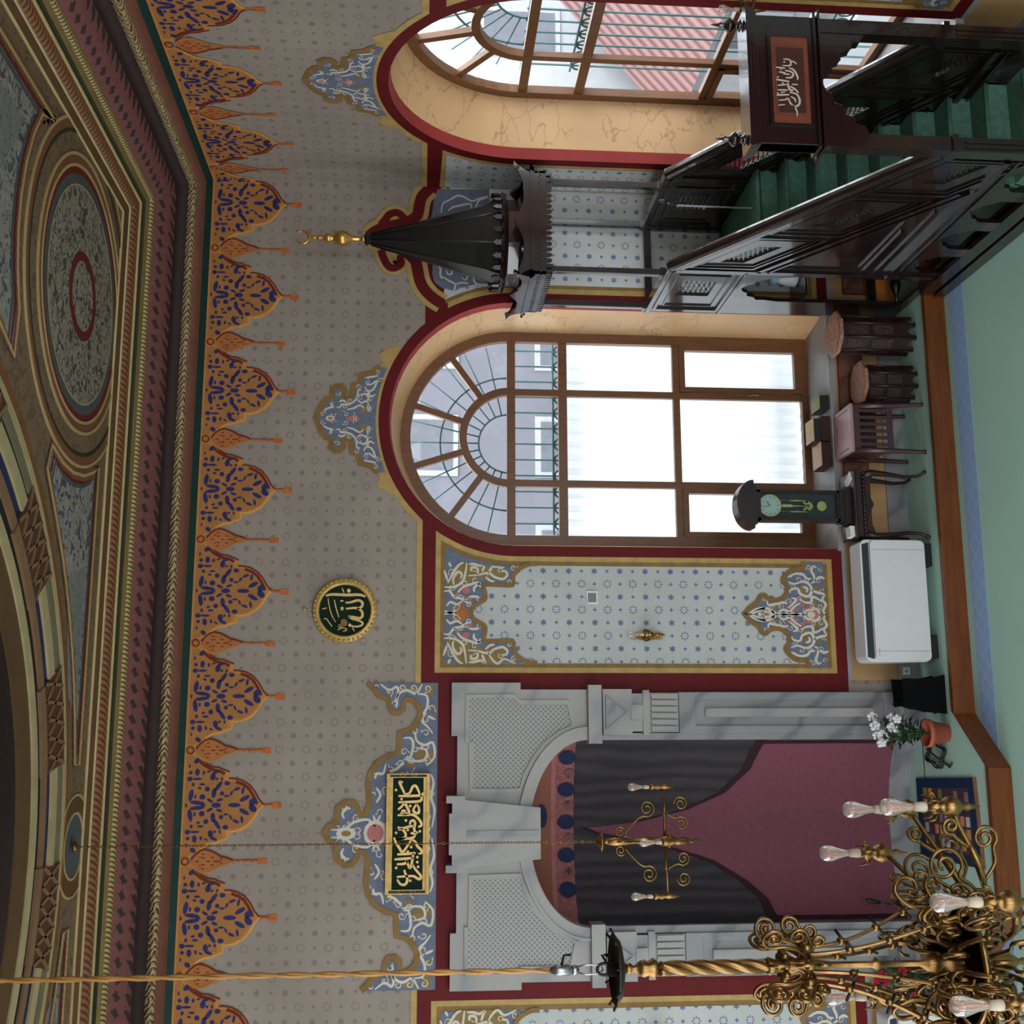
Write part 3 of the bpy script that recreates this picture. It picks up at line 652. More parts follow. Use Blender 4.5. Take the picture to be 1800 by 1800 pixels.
# crest over the window arch
AX1 = CX1
cr_b = [(100,715),(170,790),(230,870),(290,885),(290,980),(330,1025),(400,1025),(450,970),(430,890),(490,880),(530,920),(545,1050),(620,1075),(640,1180),(760,1205),(860,1290),(890,1350),(840,1440),(900,1490),(1040,1560)]
cr_s = [[(195,715),(240,745),(300,770),(270,820)],[(350,770),(390,760),(410,800),(460,800),(530,820),(590,880),(610,990),(640,980)],[(380,830),(420,850),(470,830)],[(590,880),(650,830),(700,850),(740,830),(720,760)],[(610,920),(690,940),(730,910),(740,830)],[(690,1030),(720,980),(790,1000),(830,1110),(760,1060),(700,1060)],[(690,1140),(840,1170)],[(730,970),(760,910),(820,940)],[(480,740),(560,760),(640,800),(690,760)],[(750,730),(760,800)]]
def crest(b, fn, ax, shift):
    B = [(p[0]+shift, p[1]) for p in zb(540, 640, 6.925, cr_b)]
    B = [(min(p[0], ax) if i else ax, p[1]) for i, p in enumerate(B)]
    Bm = [(2*ax-p[0], p[1]) for p in B]
    ar = arc(ax, ZS, RA+.03, math.radians(60), math.radians(120), 16)
    bl = list(reversed(B[:16])) + Bm[1:16] + [p for p in ar if abs(p[0]-ax) < abs(B[15][0]-ax)-.01]
    b.flat(bl, fn, .0075, BLUEG); filler(b, fn, bl, ax, .0105, 6, .028, 40, .085)
    sub = [(p[0]-shift*0, p[1]) for p in B]
    g_ = list(reversed(B[:16])) + Bm[1:16]
    b.ribbon(g_, .06, fn, .0095, BROWN)
    for S in (B, Bm): b.flat([S[15], S[16], S[17], S[18], S[19], (S[19][0], S[19][1]-.05)] + [p for p in (arc(ax, ZS, RA, math.radians(90), math.radians(125), 12) if S is B else arc(ax, ZS, RA, math.radians(90), math.radians(55), 12))[::-1] if abs(p[0]-ax) > abs(S[15][0]-ax)-.05 and abs(p[0]-ax) < abs(S[19][0]-ax)], fn, .0052, GOLD)
    f3 = lambda a, c, d: fn(a+shift, c, d)
    strokes(b, f3, cr_s, 540, 640, 6.925, ax-shift, .022, .0112, CREAM)
    z0 = zb(540, 640, 6.925, [(280,715), (560,715), (690, 715)])
    b.blob((ax, z0[0][1]), .03, .05, 0, fn, .009, CREAM); b.blob((ax, z0[0][1]), .016, .028, 0, fn, .011, PINK); b.blob((ax, z0[1][1]), .03, .075, 0, fn, .0095, PINK)
    for sg in (1, -1): b.blob((ax+sg*.1, z0[2][1]), .04, .036, 0, fn, .0092, OLIVE)
crest(b, BK, CX1, -.03)
# crest above the mihrab
mc_b = [(555,65),(640,150),(680,215),(790,250),(800,340),(830,400),(900,410),(960,370),(960,290),(1000,250),(1070,270),(1140,340),(1150,440),(1100,540),(1020,610),(915,630),(905,860),(800,890),(680,960),(590,1080),(560,1200),(570,1330),(575,1440),(530,1550),(470,1560),(440,1480),(400,1420),(310,1410),(220,1480),(200,1580),(215,1640),(130,1680),(75,1750),(60,1825)]
mc_s = [[(700,80),(800,150),(880,110),(900,170),(860,280)],[(880,350),(900,200),(1000,150),(1100,190),(1170,80)],[(1100,190),(1220,210),(1230,330),(1190,410),(1170,500),(1230,560),(1290,640)],[(1230,440),(1320,480)],[(960,690),(1040,690),(1070,760),(1040,900),(980,910)],[(1090,620),(1110,720),(1200,770),(1290,740),(1310,900),(1220,1000)],
 [(1110,800),(1220,830),(1200,930),(1110,950),(960,930)],[(640,1150),(660,1090),(730,1090),(760,980)],[(960,960),(880,1040),(800,1060)],[(290,1600),(270,1540),(320,1480),(360,1490)],[(180,1730),(320,1700),(400,1640),(560,1610),(640,1690)],[(620,1560),(650,1640),(700,1560)],[(1270,1100),(1300,1200),(1270,1350),(1310,1500),(1280,1700)],[(650,1250),(700,1330),(650,1420)]]
B = zb(560, 1190, 6.427, mc_b); B[-1] = (XM, B[-1][1]); B[0] = (-5.53, B[0][1]); Bm = [(2*XM-p[0], p[1]) for p in B]
b.flat(B + list(reversed(Bm))[1:] + [(2*XM+5.53, 5.14), (-5.53, 5.14)], BK, .0095, BLUEG)
b.ribbon(B + list(reversed(Bm))[1:], .06, BK, .015, BROWN)
mpoly = B + list(reversed(Bm))[1:] + [(2*XM+5.53, 5.14), (-5.53, 5.14)]
filler(b, BK, mpoly, XM, .0112, 8, .04, 110, .105, 1)
strokes(b, BK, mc_s, 560, 1190, 6.427, XM, .028, .012, CREAM)
blobs(b, BK, [(1150,870,60,50),(1060,130,60,26),(1260,150,40,60),(1250,880,46,40),(1040,1000,60,20)], 560, 1190, 6.427, XM, .0108, OLIVE, .001)
z0 = zb(560, 1190, 6.427, [(310,1825), (640,1825)])
b.blob((XM, z0[0][1]), .06, .1, 0, BK, .0108, CREAM); b.blob((XM, z0[0][1]), .028, .05, 0, BK, .012, OLIVE); b.blob((XM, z0[1][1]), .13, .12, 0, BK, .0108, CREAM); b.blob((XM, z0[1][1]), .09, .085, 0, BK, .012, PINK)
struct(b.build('trim_9'))
# ---- right wall
b = MB()
redfield(b, RW, CY2, YF)
b.ribbon([(0, 5.348)] + arc(CY2, ZS, RA+.03, aa, PI-aa, 30) + [(YF, 5.348)], .06, RW, .007, GOLD)
b.flat([(-.02, 5.178), (-.02, .885)] + [(CY2+RA, .885)] + [(CY2+RA*math.cos(t_), ZS+RA*math.sin(t_)) for t_ in [math.radians(3.4*i) for i in range(11)]], RW, .007, GOLD)
b.flat([(-.04, 5.12), (-.04, .93)] + [(CY2+RA+.05, .93)] + [(CY2+(RA+.05)*math.cos(t_), ZS+(RA+.05)*math.sin(t_)) for t_ in [math.radians(3.1*i) for i in range(11)]], RW, .010, LOWER_R)
paint_panel(b, lambda a, c, d: RW(a+(CY2-CX1), c, d), LOWER_R)
crest(b, lambda a, c, d: RW(a+(CY2-CX1), c, d), CX1, -.03)
struct(b.build('trim_10'))
# ---- dado: grey strip, buff plaster with framed marble insets, grey marble foot
def dado(b, fn, lo, insets, gaps):
    def seg(z0, z1, d, mt):
        xs = [lo] + [v for g_ in gaps for v in g_] + [0]
        for i in range(0, len(xs), 2): b.prism([(xs[i], z0), (xs[i+1], z0), (xs[i+1], z1), (xs[i], z1)], fn, 0, d, mt)
    seg(.722, .769, .012, GREYSTRIP); seg(.0, .722, .008, DADO)
    for x0, x1 in insets:
        zl, zh = (.40, .70) if x1-x0 > 1.02 and x0 > -4 else (.32, .59)
        for e, d, mt in ((.0, .011, MAROON), (.018, .013, DADO_P)):
            b.flat([(x0+e, zl+e), (x1-e, zl+e), (x1-e, zh-e), (x0+e, zh-e)], fn, d, mt)
b = MB()
gap = [(2*XM+5.5, -5.5)]
dado(b, BK, XW, [(-5.27, -4.3), (-3.95, -2.6), (-2.55, -1.45), (-1.15, -.15), (2*XM+4.3, 2*XM+5.27)], gap); struct(b.build('trim_11'))
b = MB(); dado(b, RW, YF, [(-.95, -.15), (-3.3, -1.1), (-4.9, -3.95)], []); struct(b.build('trim_12'))
b = MB()
for x0, x1 in ((XW, gap[0][0]), (gap[0][1], 0)): b.box(x0, x1, -.03, 0, 0, .225, GREYM)
struct(b.build('baseboard_back'))
b = MB(); b.box(-.03, 0, YF, -.03, -.2, .225, GREYM); struct(b.build('baseboard_right'))
# ------------------------------------------------------------------ arched windows
t = NT('clear_pane_glass'); tr = t.new('ShaderNodeBsdfTransparent'); gl = t.new('ShaderNodeBsdfGlossy'); gl.inputs['Roughness'].default_value = .02
tr.inputs[0].default_value = (.93, .96, .97, 1); lw_ = t.new('ShaderNodeLayerWeight'); lw_.inputs[0].default_value = .5
frn = t.math('MULTIPLY_ADD', t.math('POWER', lw_.outputs['Facing'], 4), .3, .03)
mx_ = t.new('ShaderNodeMixShader'); t.l.new(frn, mx_.inputs[0]); t.l.new(tr.outputs[0], mx_.inputs[1]); t.l.new(gl.outputs[0], mx_.inputs[2]); t.l.new(mx_.outputs[0], t.out.inputs[0]); GLASS = t.m
IRON = M('pale_teal_iron_paint', (74, 106, 106), .6, var=.1)
BRASSH = M('small_bronze_handle', (150, 130, 96), .35, .8)
def window(name, fn, c, label_open):
    """fn(a along wall, z, d) with d negative into the recess"""
    b = MB(); D = -REC
    R = 1.245; rg = 1.142; sill = .812
    cnt = [0]
    def bar(x0, x1, z0, z1, d0=D-.05, d1=D+.03):
        cnt[0] += 1; k = cnt[0]*.0011; b.prism([(x0, z0), (x1, z0), (x1, z1), (x0, z1)], fn, d0+k, d1-k*.7, WOODF)
    def ringb(r0, r1, a0, a1, d1=D+.03, n=28):
        o_ = arc(c, ZS, r1, a0, a1, n); i_ = arc(c, ZS, r0, a0, a1, n)
        for q in range(n): b.prism([o_[q], o_[q+1], i_[q+1], i_[q]], fn, D-.05, d1, WOODF)
    ringb(rg, R+.02, 0, PI, D+.04)
    bar(c-R-.02, c-rg, sill, ZS, d1=D+.04); bar(c+rg, c+R+.02, sill, ZS, d1=D+.04); bar(c-rg, c+rg, sill, .89, d1=D+.04)
    bar(c-rg, c+rg, 4.274, 4.37)                                   # springing rail
    bar(c-rg, c+rg, 3.673, 3.773)
    bar(c-rg, c+rg, 2.345, 2.424)
    for s_ in (-1, 1):
        bar(*sorted((c+s_*.4975, c+s_*.575)), .89, 4.274)
        # casement sash of the side lights
        x0, x1 = sorted((c+s_*.575, c+s_*rg))
        for q in ((x0, x0+.06, .89, 2.345), (x1-.06, x1, .89, 2.345), (x0, x1, .89, .965), (x0, x1, 2.28, 2.345)): bar(*q, d1=D+.055)
    ringb(.5, .585, 0, PI)
    for a in (-54, -18, 18, 54):
        a = math.radians(90-a); ca, sa = math.cos(a), math.sin(a); w_ = .035
        p = [(c+.57*ca-sa*w_, ZS+.57*sa+ca*w_), (c+.57*ca+sa*w_, ZS+.57*sa-ca*w_), (c+1.16*ca+sa*w_, ZS+1.16*sa-ca*w_), (c+1.16*ca-sa*w_, ZS+1.16*sa+ca*w_)]
        b.prism(p, fn, D-.05, D+.012, WOODF)
    o = struct(b.build(name))
    f_ = lambda nm, pts: struct(MB().flat(pts, fn, D-.01).build(nm, GLASS, o))
    cols = ((c-rg, c-.575), (c-.4975, c+.4975), (c+.575, c+rg))
    for z0, z1 in ((3.773, 4.274), (2.424, 3.673), (.93, 2.33)):
        for x0, x1 in cols: f_('window_pane', [(x0, z0), (x1, z0), (x1, z1), (x0, z1)])
    f_('window_pane', [(c+.5*math.cos(PI*i/20), ZS+.5*math.sin(PI*i/20)+.03) for i in range(21)])
    for a0, a1 in ((0, 36), (36, 72), (72, 108), (108, 144), (144, 180)):
        A0, A1 = math.radians(a0), math.radians(a1)
        f_('window_pane', arc(c, ZS+.03, .58, A0, A1, 6) + list(reversed(arc(c, ZS+.03, 1.15, A0, A1, 8))))
    h = MB(); x = c+.54 if fn is BK else c+.54
    h.prism([(x-.012, 1.42), (x+.012, 1.42), (x+.012, 1.56), (x-.012, 1.56)], fn, D+.05, D+.065, BRASSH); h.tube([fn(x, 1.5, D+.06), fn(x, 1.5, D+.1), fn(x-.01, 1.4, D+.11)], .008, 6, BRASSH)
    struct(h.build('window_handle', None, o))
    # painted iron grille outside
    g = MB(); dg = -REC-.3; T = lambda pts, r=.012: g.tube([fn(x_, z_, dg) for x_, z_ in pts], r, 6, IRON)
    for i in range(-6, 7):
        x_ = c+i*.19; T([(x_, .7), (x_, ZS+math.sqrt(max(.01, 1.25**2-(i*.19)**2))*.02)])
    for z_ in (3.62, 3.80, 1.1, 1.28, 4.33): T([(c-1.25, z_), (c+1.25, z_)], .014)
    for i in range(13):
        for z_ in (3.71, 1.19): T(arc(c-1.14+i*.19, z_, .075, 0, 2*PI, 14), .012)
    for r_ in (.35, .8): T(arc(c, ZS, r_, 0, PI, 24))
    for i in range(1, 14):
        a = PI*i/14; T([(c+.35*math.cos(a), ZS+.35*math.sin(a)), (c+1.2*math.cos(a), ZS+1.2*math.sin(a))], .009)
    struct(g.build('window_grille', None, o))
    return o
window('window_1', BK, CX1, ''); window('window_2', RW, CY2, '')
# sheer white curtain behind the lower lights of the first window
t = NT('sheer_white_fabric'); td = t.new('ShaderNodeBsdfTranslucent'); td.inputs[0].default_value = (.97, .99, 1, 1); df = t.new('ShaderNodeBsdfDiffuse'); df.inputs[0].default_value = (.9, .92, .94, 1)
mx_ = t.new('ShaderNodeMixShader'); mx_.inputs[0].default_value = .3; t.l.new(td.outputs[0], mx_.inputs[1]); t.l.new(df.outputs[0], mx_.inputs[2]); t.l.new(mx_.outputs[0], t.out.inputs[0]); SHEER = t.m
b = MB(); n = 160; vs = []; 
for i in range(n+1):
    x = CX1-1.18+2.36*i/n; y = REC+.14+.014*math.sin(i*.62)+.006*math.sin(i*1.7)
    for z in (.86, 1.6, 2.4, 3.2, 3.715): vs.append((x, y, z))
b.add(vs, [(i*5+k, i*5+k+1, (i+1)*5+k+1, (i+1)*5+k) for i in range(n) for k in range(4)], SHEER, True)
e_ = empty('sheer_curtain', (CX1, REC+.14, .86)); tag(e_, 'sheer white curtain hanging behind the lower lights of the arched window left of the minbar', 'curtain')
b.build('fabric', None, e_)
r_ = MB(); r_.tube([(CX1-1.2, REC+.14, 3.72), (CX1+1.2, REC+.14, 3.72)], .012, 8, IRON); r_.build('curtain_rod', None, e_)
# ------------------------------------------------------------------ what stands outside the windows
FACG = M('lilac_grey_facade', (104, 104, 112), .9, var=.1, scale=1.5); FACW = M('white_facade', (150, 152, 156), .9, var=.05); FACD = M('shuttered_opening', (96, 98, 106), .8)
t = NT('terracotta_roof_tiles'); o = t.sep(t.coord())
wv = t.math('ABSOLUTE', t.math('SINE', t.math('MULTIPLY', o[1], 12))); t.bump(wv, .8, .08)
ROOFT = t.done(t.mix(wv, lin((92, 62, 60)), lin((132, 98, 96))), .9)
GROUND = M('courtyard_paving', (116, 118, 118), .9)
b = MB(); b.box(-30, 30, 1.0, 40, -1.6, -1.5, GROUND); b.box(.9, 40, -30, 1.0, -1.6, -1.5, GROUND); struct(b.build('exterior_ground'))
def house(name, label, x0, x1, y0, y1, z1, wall, wins, roof):
    e = empty(name, ((x0+x1)/2, (y0+y1)/2, -1.5)); tag(e, label, 'building')
    MB().box(x0, x1, y0, y1, -1.5, z1, wall).build('wall', None, e)
    for (ax, a0, a1, z0, z1_) in wins:
        m_ = MB()
        if ax == 'y': m_.box(a0, a1, y0-.04, y0, z0, z1_, FACW); m_.box(a0+.12, a1-.12, y0-.06, y0-.02, z0+.12, z1_-.12, FACD)
        else: m_.box(x0-.04, x0, a0, a1, z0, z1_, FACW); m_.box(x0-.06, x0-.02, a0+.12, a1-.12, z0+.12, z1_-.12, FACD)
        m_.build('window', None, e)
    if roof:
        zr, over = roof
        MB().add([(x0-over, y0-over, z1), (x1+over, y0-over, z1), (x1+over, y1+over, z1), (x0-over, y1+over, z1), ((x0+x1)/2-.01, y0-over, zr), ((x0+x1)/2, y1+over, zr)], [(0, 4, 5, 3), (1, 2, 5, 4), (0, 1, 4), (3, 5, 2), (0, 3, 2, 1)], ROOFT).build('roof', None, e)
    return e
house('facade_building', 'lilac grey building seen through the upper panes of the left arched window', -9, 3.2, 11, 15, 9, FACG, [('y', x, x+1.3, z, z+2.0) for x in (-5.5, -3.2, -.9, 1.4) for z in (1.0, 4.6)], None)
house('white_house', 'tall pale house with shuttered openings outside the right window', 5.0, 14.0, 9.3, 14.0, 7.0, FACW, [('y', x, x+1.1, z, z+1.7) for x in (5.6, 7.6, 9.6, 11.6) for z in (-.2, 2.6)] + [('x', 9.8, 11.0, .6, 2.4)], None)
house('tiled_house', 'low house with a red tiled roof outside the window behind the minbar', 6.2, 10.5, 2.0, 8.0, .4, FACW, [('x', 3.0, 4.2, -1.0, .1), ('x', 5.4, 6.6, -1.0, .1)], (2.7, .5))
house('garden_wall', 'pale low garden wall outside the right window', 3.2, 3.5, -6, 8.0, -.3, FACW, [], None)
# ------------------------------------------------------------------ mihrab
t = NT('pierced_marble_lattice'); o = t.sep(t.coord()); g = .052
u = t.math('DIVIDE', o[0], g); v = t.math('DIVIDE', o[2], g)
a1 = t.math('ABSOLUTE', t.math('SUBTRACT', t.math('FRACT', t.math('ADD', u, v)), .5)); a2 = t.math('ABSOLUTE', t.math('SUBTRACT', t.math('FRACT', t.math('SUBTRACT', u, v)), .5))
hole = t.math('LESS_THAN', t.math('MAXIMUM', a1, a2), .27); t.bump(t.math('SUBTRACT', 1, hole), .5, .01)
LATT = t.done(t.mix(hole, lin((158, 155, 153)), lin((112, 112, 114))), .5)
mih = empty('mihrab', (XM, 0, 0)); tag(mih, 'grey marble mihrab with pierced spandrels around a niche painted with parted curtains', 'mihrab')
fr_ = .10
def bk(a, c, d): return (XM+a, -d, c)
def slab(b, outer, hole_, d0, d1, mt):
    b.region(outer, [hole_] if hole_ else [], bk, d1, mt)
    for pl in [outer] + ([hole_] if hole_ else []):
        n = len(pl); b.add([bk(x, z, d0) for x, z in pl]+[bk(x, z, d1) for x, z in pl], [(i, (i+1) % n, n+(i+1) % n, n+i) for i in range(n)], mt)
archp = arc(0, ARC_SP, ARC_R, 0, PI, 30, ARC_H)
b = MB()
out = [(-1.43, 3.60), (-1.43, 4.29), (-1.5, 4.29), (-1.5, 5.0), (-.96, 5.0), (-.96, 4.94), (.96, 4.94), (.96, 5.0), (1.5, 5.0), (1.5, 4.29), (1.43, 4.29), (1.43, 3.60)]
ol = [(x, z) for x, z in out]
poly = ol + [(x, z) for x, z in archp]
b.prism(poly, bk, 0, fr_, WHITEM)
b.build('spandrel_block', None, mih)
for sg in (1, -1):
    b = MB()
    pn = [(.42, 4.80), (.9, 4.80), (.9, 4.84), (1.36, 4.84), (1.36, 4.36), (1.30, 4.30), (1.30, 3.80), (1.06, 3.74)] + [(1.06*math.cos(a), ARC_SP+.02+.74*math.sin(a)) for a in [math.radians(x) for x in (22, 34, 46, 58, 67)]]
    pn = [(sg*x, z) for x, z in pn]
    b.flat(pn, bk, fr_+.004, LATT); b.ribbon(pn, .045, bk, fr_+.022, WHITEM, closed=True, th=.022)
    b.build('lattice_panel', None, mih)
b = MB(); b.ribbon([(x*1.06, ARC_SP+(z-ARC_SP)*1.10) for x, z in archp], .10, bk, fr_+.035, WHITEM, th=.035); b.ribbon([(x*1.13, ARC_SP+(z-ARC_SP)*1.19) for x, z in archp], .03, bk, fr_+.05, WHITEM, th=.05)
b.build('archivolt', None, mih)
b = MB()
b.prism([(-.25, 4.1), (.25, 4.1), (.33, 4.86), (-.33, 4.86)], bk, 0, .19, WHITEM); b.prism([(-.37, 4.86), (.37, 4.86), (.37, 5.05), (.3, 5.05), (.3, 4.99), (.2, 4.99), (.2, 5.02), (-.2, 5.02), (-.2, 4.99), (-.3, 4.99), (-.3, 5.05), (-.37, 5.05)], bk, 0, .22, WHITEM)
b.prism([(-.03, 4.12), (.03, 4.12), (.03, 4.84), (-.03, 4.84)], bk, .19, .2, GREYM)
b.build('keystone', None, mih)
for sg in (1, -1):
    X = lambda a0, a1: tuple(sorted((XM+sg*a0, XM+sg*a1)))
    b = MB()
    b.box(*X(.987, 1.403), -.09, 0, .225, 2.638, GREYM)
    for x0, x1, z0, z1 in ((.985, 1.06, .4, 2.5), (1.33, 1.405, .4, 2.5), (.986, 1.404, 2.46, 2.639), (.986, 1.404, .226, .44)): b.box(*X(x0, x1), -.115-(z0 > 2 or z1 < .5)*.002, -.09, z0, z1, GREYM)
    b.box(*X(1.15, 1.24), -.12, -.09, .55, 2.36, WHITEM)
    b.box(*X(.955, 1.435), -.15, 0, 0, .22, GREYM); b.box(*X(.97, 1.42), -.13, 0, .22, .27, WHITEM)
    b.build('pilaster', None, mih, bevel=.006)
    b = MB()
    b.box(*X(.993, 1.397), -.108, 0, 2.642, 2.95, WHITEM)
    for i in range(6): b.prism([(sg*(1.005+i*.066), 2.66), (sg*(1.052+i*.066), 2.66), (sg*(1.052+i*.066), 2.93), (sg*(1.005+i*.066), 2.93)], bk, .11, .135, WHITEM)
    b.box(*X(.965, 1.425), -.13, 0, 2.95, 3.02, WHITEM)
    b.box(*X(1.0, 1.39), -.12, 0, 3.02, 3.14, WHITEM)
    b.prism([(sg*.965, 3.14), (sg*1.43, 3.14), (sg*1.43, 3.44), (sg*.965, 3.44)], bk, 0, .15, WHITEM)
    b.prism([(sg*1.03, 3.4), (sg*1.36, 3.4), (sg*1.195, 3.2)], bk, .15, .165, GREYM); b.ribbon([(sg*1.03, 3.41), (sg*1.36, 3.41), (sg*1.195, 3.19)], .02, bk, .18, WHITEM, closed=True, th=.03)
    b.prism([(sg*1.12, 3.03), (sg*1.27, 3.03), (sg*1.27, 3.15), (sg*1.12, 3.15)], bk, .12, .16, WHITEM)
    b.box(*X(.88, 1.475), -.2, 0, 3.46, 3.60, WHITEM)
    b.build('capital', None, mih, bevel=.006)
# niche shell with its painted drapery
MAUVE = M('mauve_niche_paint', (112, 64, 77), .85, var=.1, scale=30, bump=.3)
t = NT('painted_dark_drapes'); o = t.sep(t.coord())
wv = t.math('SINE', t.math('MULTIPLY_ADD', o[0], 44, t.math('MULTIPLY', t.noise(2.2, stretch=(1, 1, .35)), 16)))
DRAPE = t.done(t.mix(t.math('MULTIPLY_ADD', wv, .4, .5), lin((30, 26, 30)), lin((56, 48, 53))), .85)
t = NT('painted_lambrequin'); o = t.sep(t.coord())
LAMB = t.done(t.mix(t.math('GREATER_THAN', t.math('SINE', t.math('MULTIPLY', t.math('ADD', o[0], o[2]), 160)), .1), lin((134, 76, 52)), lin((112, 66, 54))), .8)
PINKB = mottled('lambrequin_band_paint', [(120, 66, 66), (142, 84, 82), (96, 56, 58)], 24, .8, (.5, .62), 0)
PINKLINE = M('lambrequin_braid_paint', (150, 92, 96), .8); NAVYP = M('navy_tassel_paint', (30, 36, 66), .8, var=.3, scale=40); EDGE = M('black_red_curtain_edge', (44, 24, 30), .8)
ND = .42
def nf(a, z, d):
    q = max(0, 1-(a/ARC_R)**2); return (XM+a, ND*math.sqrt(q)-d, z)
ztop = lambda a: ARC_SP+ARC_H*math.sqrt(max(0, 1-(a/ARC_R)**2))
N = 48; cols_ = [-ARC_R*math.cos(PI*i/N) for i in range(N+1)]
def band(b, zl, zh, d, mt):
    for a0, a1 in zip(cols_[:-1], cols_[1:]):
        l0, l1, h0, h1 = zl(a0), zl(a1), min(zh(a0), ztop(a0)), min(zh(a1), ztop(a1))
        if h0 <= l0 and h1 <= l1: continue
        h0 = max(h0, l0); h1 = max(h1, l1)
        b.add([nf(a0, l0, d), nf(a1, l1, d), nf(a1, h1, d), nf(a0, h0, d)], [(0, 1, 2, 3)], mt)
def interp(pts):
    pts = sorted(pts)
    def f(a):
        if a <= pts[0][0]: return pts[0][1]
        for (x0, z0), (x1, z1) in zip(pts[:-1], pts[1:]):
            if a <= x1: return z0+(z1-z0)*(a-x0)/(x1-x0)
        return pts[-1][1]
    return f
b = MB()
K = lambda z: (lambda a: z)
band(b, K(0), K(9), 0, MAUVE)
band(b, K(0), K(.24), .006, GREYM)
# soffit and niche floor
vs = []
for a in cols_: vs += [(XM+a, -.02, ztop(a)), nf(a, ztop(a), 0), (XM+a, -.02, 0), nf(a, 0, 0)]
b.add(vs, [(4*i, 4*i+4, 4*i+5, 4*i+1) for i in range(N)], WHITEM); b.add(vs, [(4*i+2, 4*i+6, 4*i+7, 4*i+3) for i in range(N)], CARPET)
for sg in (1, -1): b.box(*sorted((XM+sg*.915, XM+sg*.985)), -.09, 0, 0, 3.46, GREYM)
b.build('niche', None, mih)
b = MB()
right = interp([(-.03, 3.62), (0.0, 3.55), (.05, 3.0), (.18, 2.45), (.35, 2.05), (.6, 1.78), (.92, 1.66)])   # lower edge of the right-hand drape (towards the minbar)
left = interp([(.0, 3.62), (-.06, 3.4), (-.16, 2.8), (-.34, 2.2), (-.55, 1.85), (-.72, 1.66), (-.92, 1.60)])
low = lambda a: right(a) if a > -.015 else left(a)
band(b, low, K(3.74), .008, EDGE)
band(b, lambda a: low(a)+.075+.05*abs(a), K(3.74), .012, DRAPE)
for a in (-.885, .885): b.ribbon([(a, .25), (a*1.005, .9), (a*1.0, 1.7)], .035, nf, .008, EDGE)
b.build('painted_curtain', None, mih)
b = MB()
band(b, K(3.90), K(9), .012, LAMB); band(b, K(3.885), K(3.93), .016, PINKLINE); band(b, K(3.69), K(3.885), .016, PINKB)
for i in range(-2, 3):
    a = i*.335+.06
    if abs(a) < .85: b.blob((a, 3.77), .075, .095, 0, nf, .03, NAVYP, 12)
    if abs(a+.167) < .8: b.blob((a+.167, 3.74), .05, .06, 0, nf, .03, PINKL, 10)
b.blob((.12, 4.03), .12, .06, 0, nf, .035, NAVYP, 14)
b.build('lambrequin', None, mih)
# ------------------------------------------------------------------ framed inscription above the mihrab
PLQG = M('dark_green_inscription_ground', (8, 34, 24), .75, var=.2, spec=.2); LEAF = M('gold_leaf_lettering', (206, 170, 104), .38, .35, var=.15, scale=20); GFR = M('gilt_frame', (186, 152, 84), .42, .35, var=.2, scale=14, bump=.2)
e = empty('framed_inscription', (XM, 0, 4.95)); tag(e, 'long gilt framed green board with gold calligraphy hanging above the mihrab', 'inscription board')
fr = zb(660, 1340, 7.2, [(130, 135), (700, 115), (690, 1665), (115, 1690)], -.05); fi = zb(660, 1340, 7.2, [(205, 225), (612, 210), (612, 1555), (195, 1580)], -.05)
xs = [p[0] for p in fr]; zs = [p[1] for p in fr]; x0, x1, z0, z1 = min(xs), max(xs)-.005, min(zs)+.01, max(zs)-.01
MB().prism([(x0+.05, z0+.05), (x1-.05, z0+.05), (x1-.05, z1-.05), (x0+.05, z1-.05)], BK, .012, .05, PLQG).build('board', None, e)
b = MB()
for d_, w_, th_, k in ((.085, .036, .07, .02), (.066, .03, .05, .052)):
    b.ribbon([(x0+k, z0+k), (x1-k, z0+k), (x1-k, z1-k), (x0+k, z1-k)], w_, BK, d_, GFR, closed=True, th=th_)
b.build('frame', None, e)
b = MB(); pk = lambda S, w_, taper=.3: b.ribbon(catmull(zb(660, 1340, 7.2, S, -.055), 4), w_, BK, .062, LEAF, taper=taper, th=.012)
for S in [[(345,255),(305,245),(325,300),(372,400)],[(290,425),(450,425),(590,415),(600,380)],[(372,400),(430,390),(470,310),(510,298),(540,350),(560,400)],[(290,505),(450,500),(560,490),(585,460),(575,410)],[(285,600),(330,560),(370,520),(400,570),(425,630),(370,655),(315,640)],
          [(280,670),(400,665),(480,665),(545,715),(580,770),(575,805),(540,815)],[(520,528),(550,580),(545,640),(500,635),(480,600),(520,528)],[(435,790),(445,750),(480,735),(502,770),(490,830),(500,880),(540,890)],[(280,820),(340,835),(430,812),(490,805)],[(290,850),(340,850),(375,890),(380,940),(330,968),(270,972)],
          [(270,972),(400,965),(470,955),(505,925)],[(235,950),(255,1010),(300,1080),(340,1135),(390,1080),(455,980)],[(455,980),(500,1000),(530,1060),(580,1110),(585,1145),(545,1155)],[(275,1165),(380,1160),(480,1150),(505,1140)],[(240,1228),(350,1220),(475,1210)],[(270,1288),(350,1285),(392,1265),(392,1235)],
          [(392,1240),(415,1300),(440,1335),(465,1250),(478,1150)],[(465,1290),(510,1360),(570,1430),(572,1465),(540,1475),(480,1440),(380,1442),(270,1450)],[(362,1360),(380,1410),(402,1460),(395,1520),(360,1550),(310,1535),(275,1480)],[(445,895),(500,900),(520,910)],[(330,640),(350,610),(385,625)]]: pk(S, .026)
for zx, zy in ((260,350),(440,552),(262,892),(410,855),(452,1072),(410,1132),(440,1497),(530,1200),(530,1262),(540,1322),(562,872),(385,735),(330,465),(262,1335)):
    c = zb(660, 1340, 7.2, [(zx, zy)], -.055)[0]; b.blob(c, .014, .014, 0, BK, .06, LEAF, 8)
b.build('lettering', None, e)
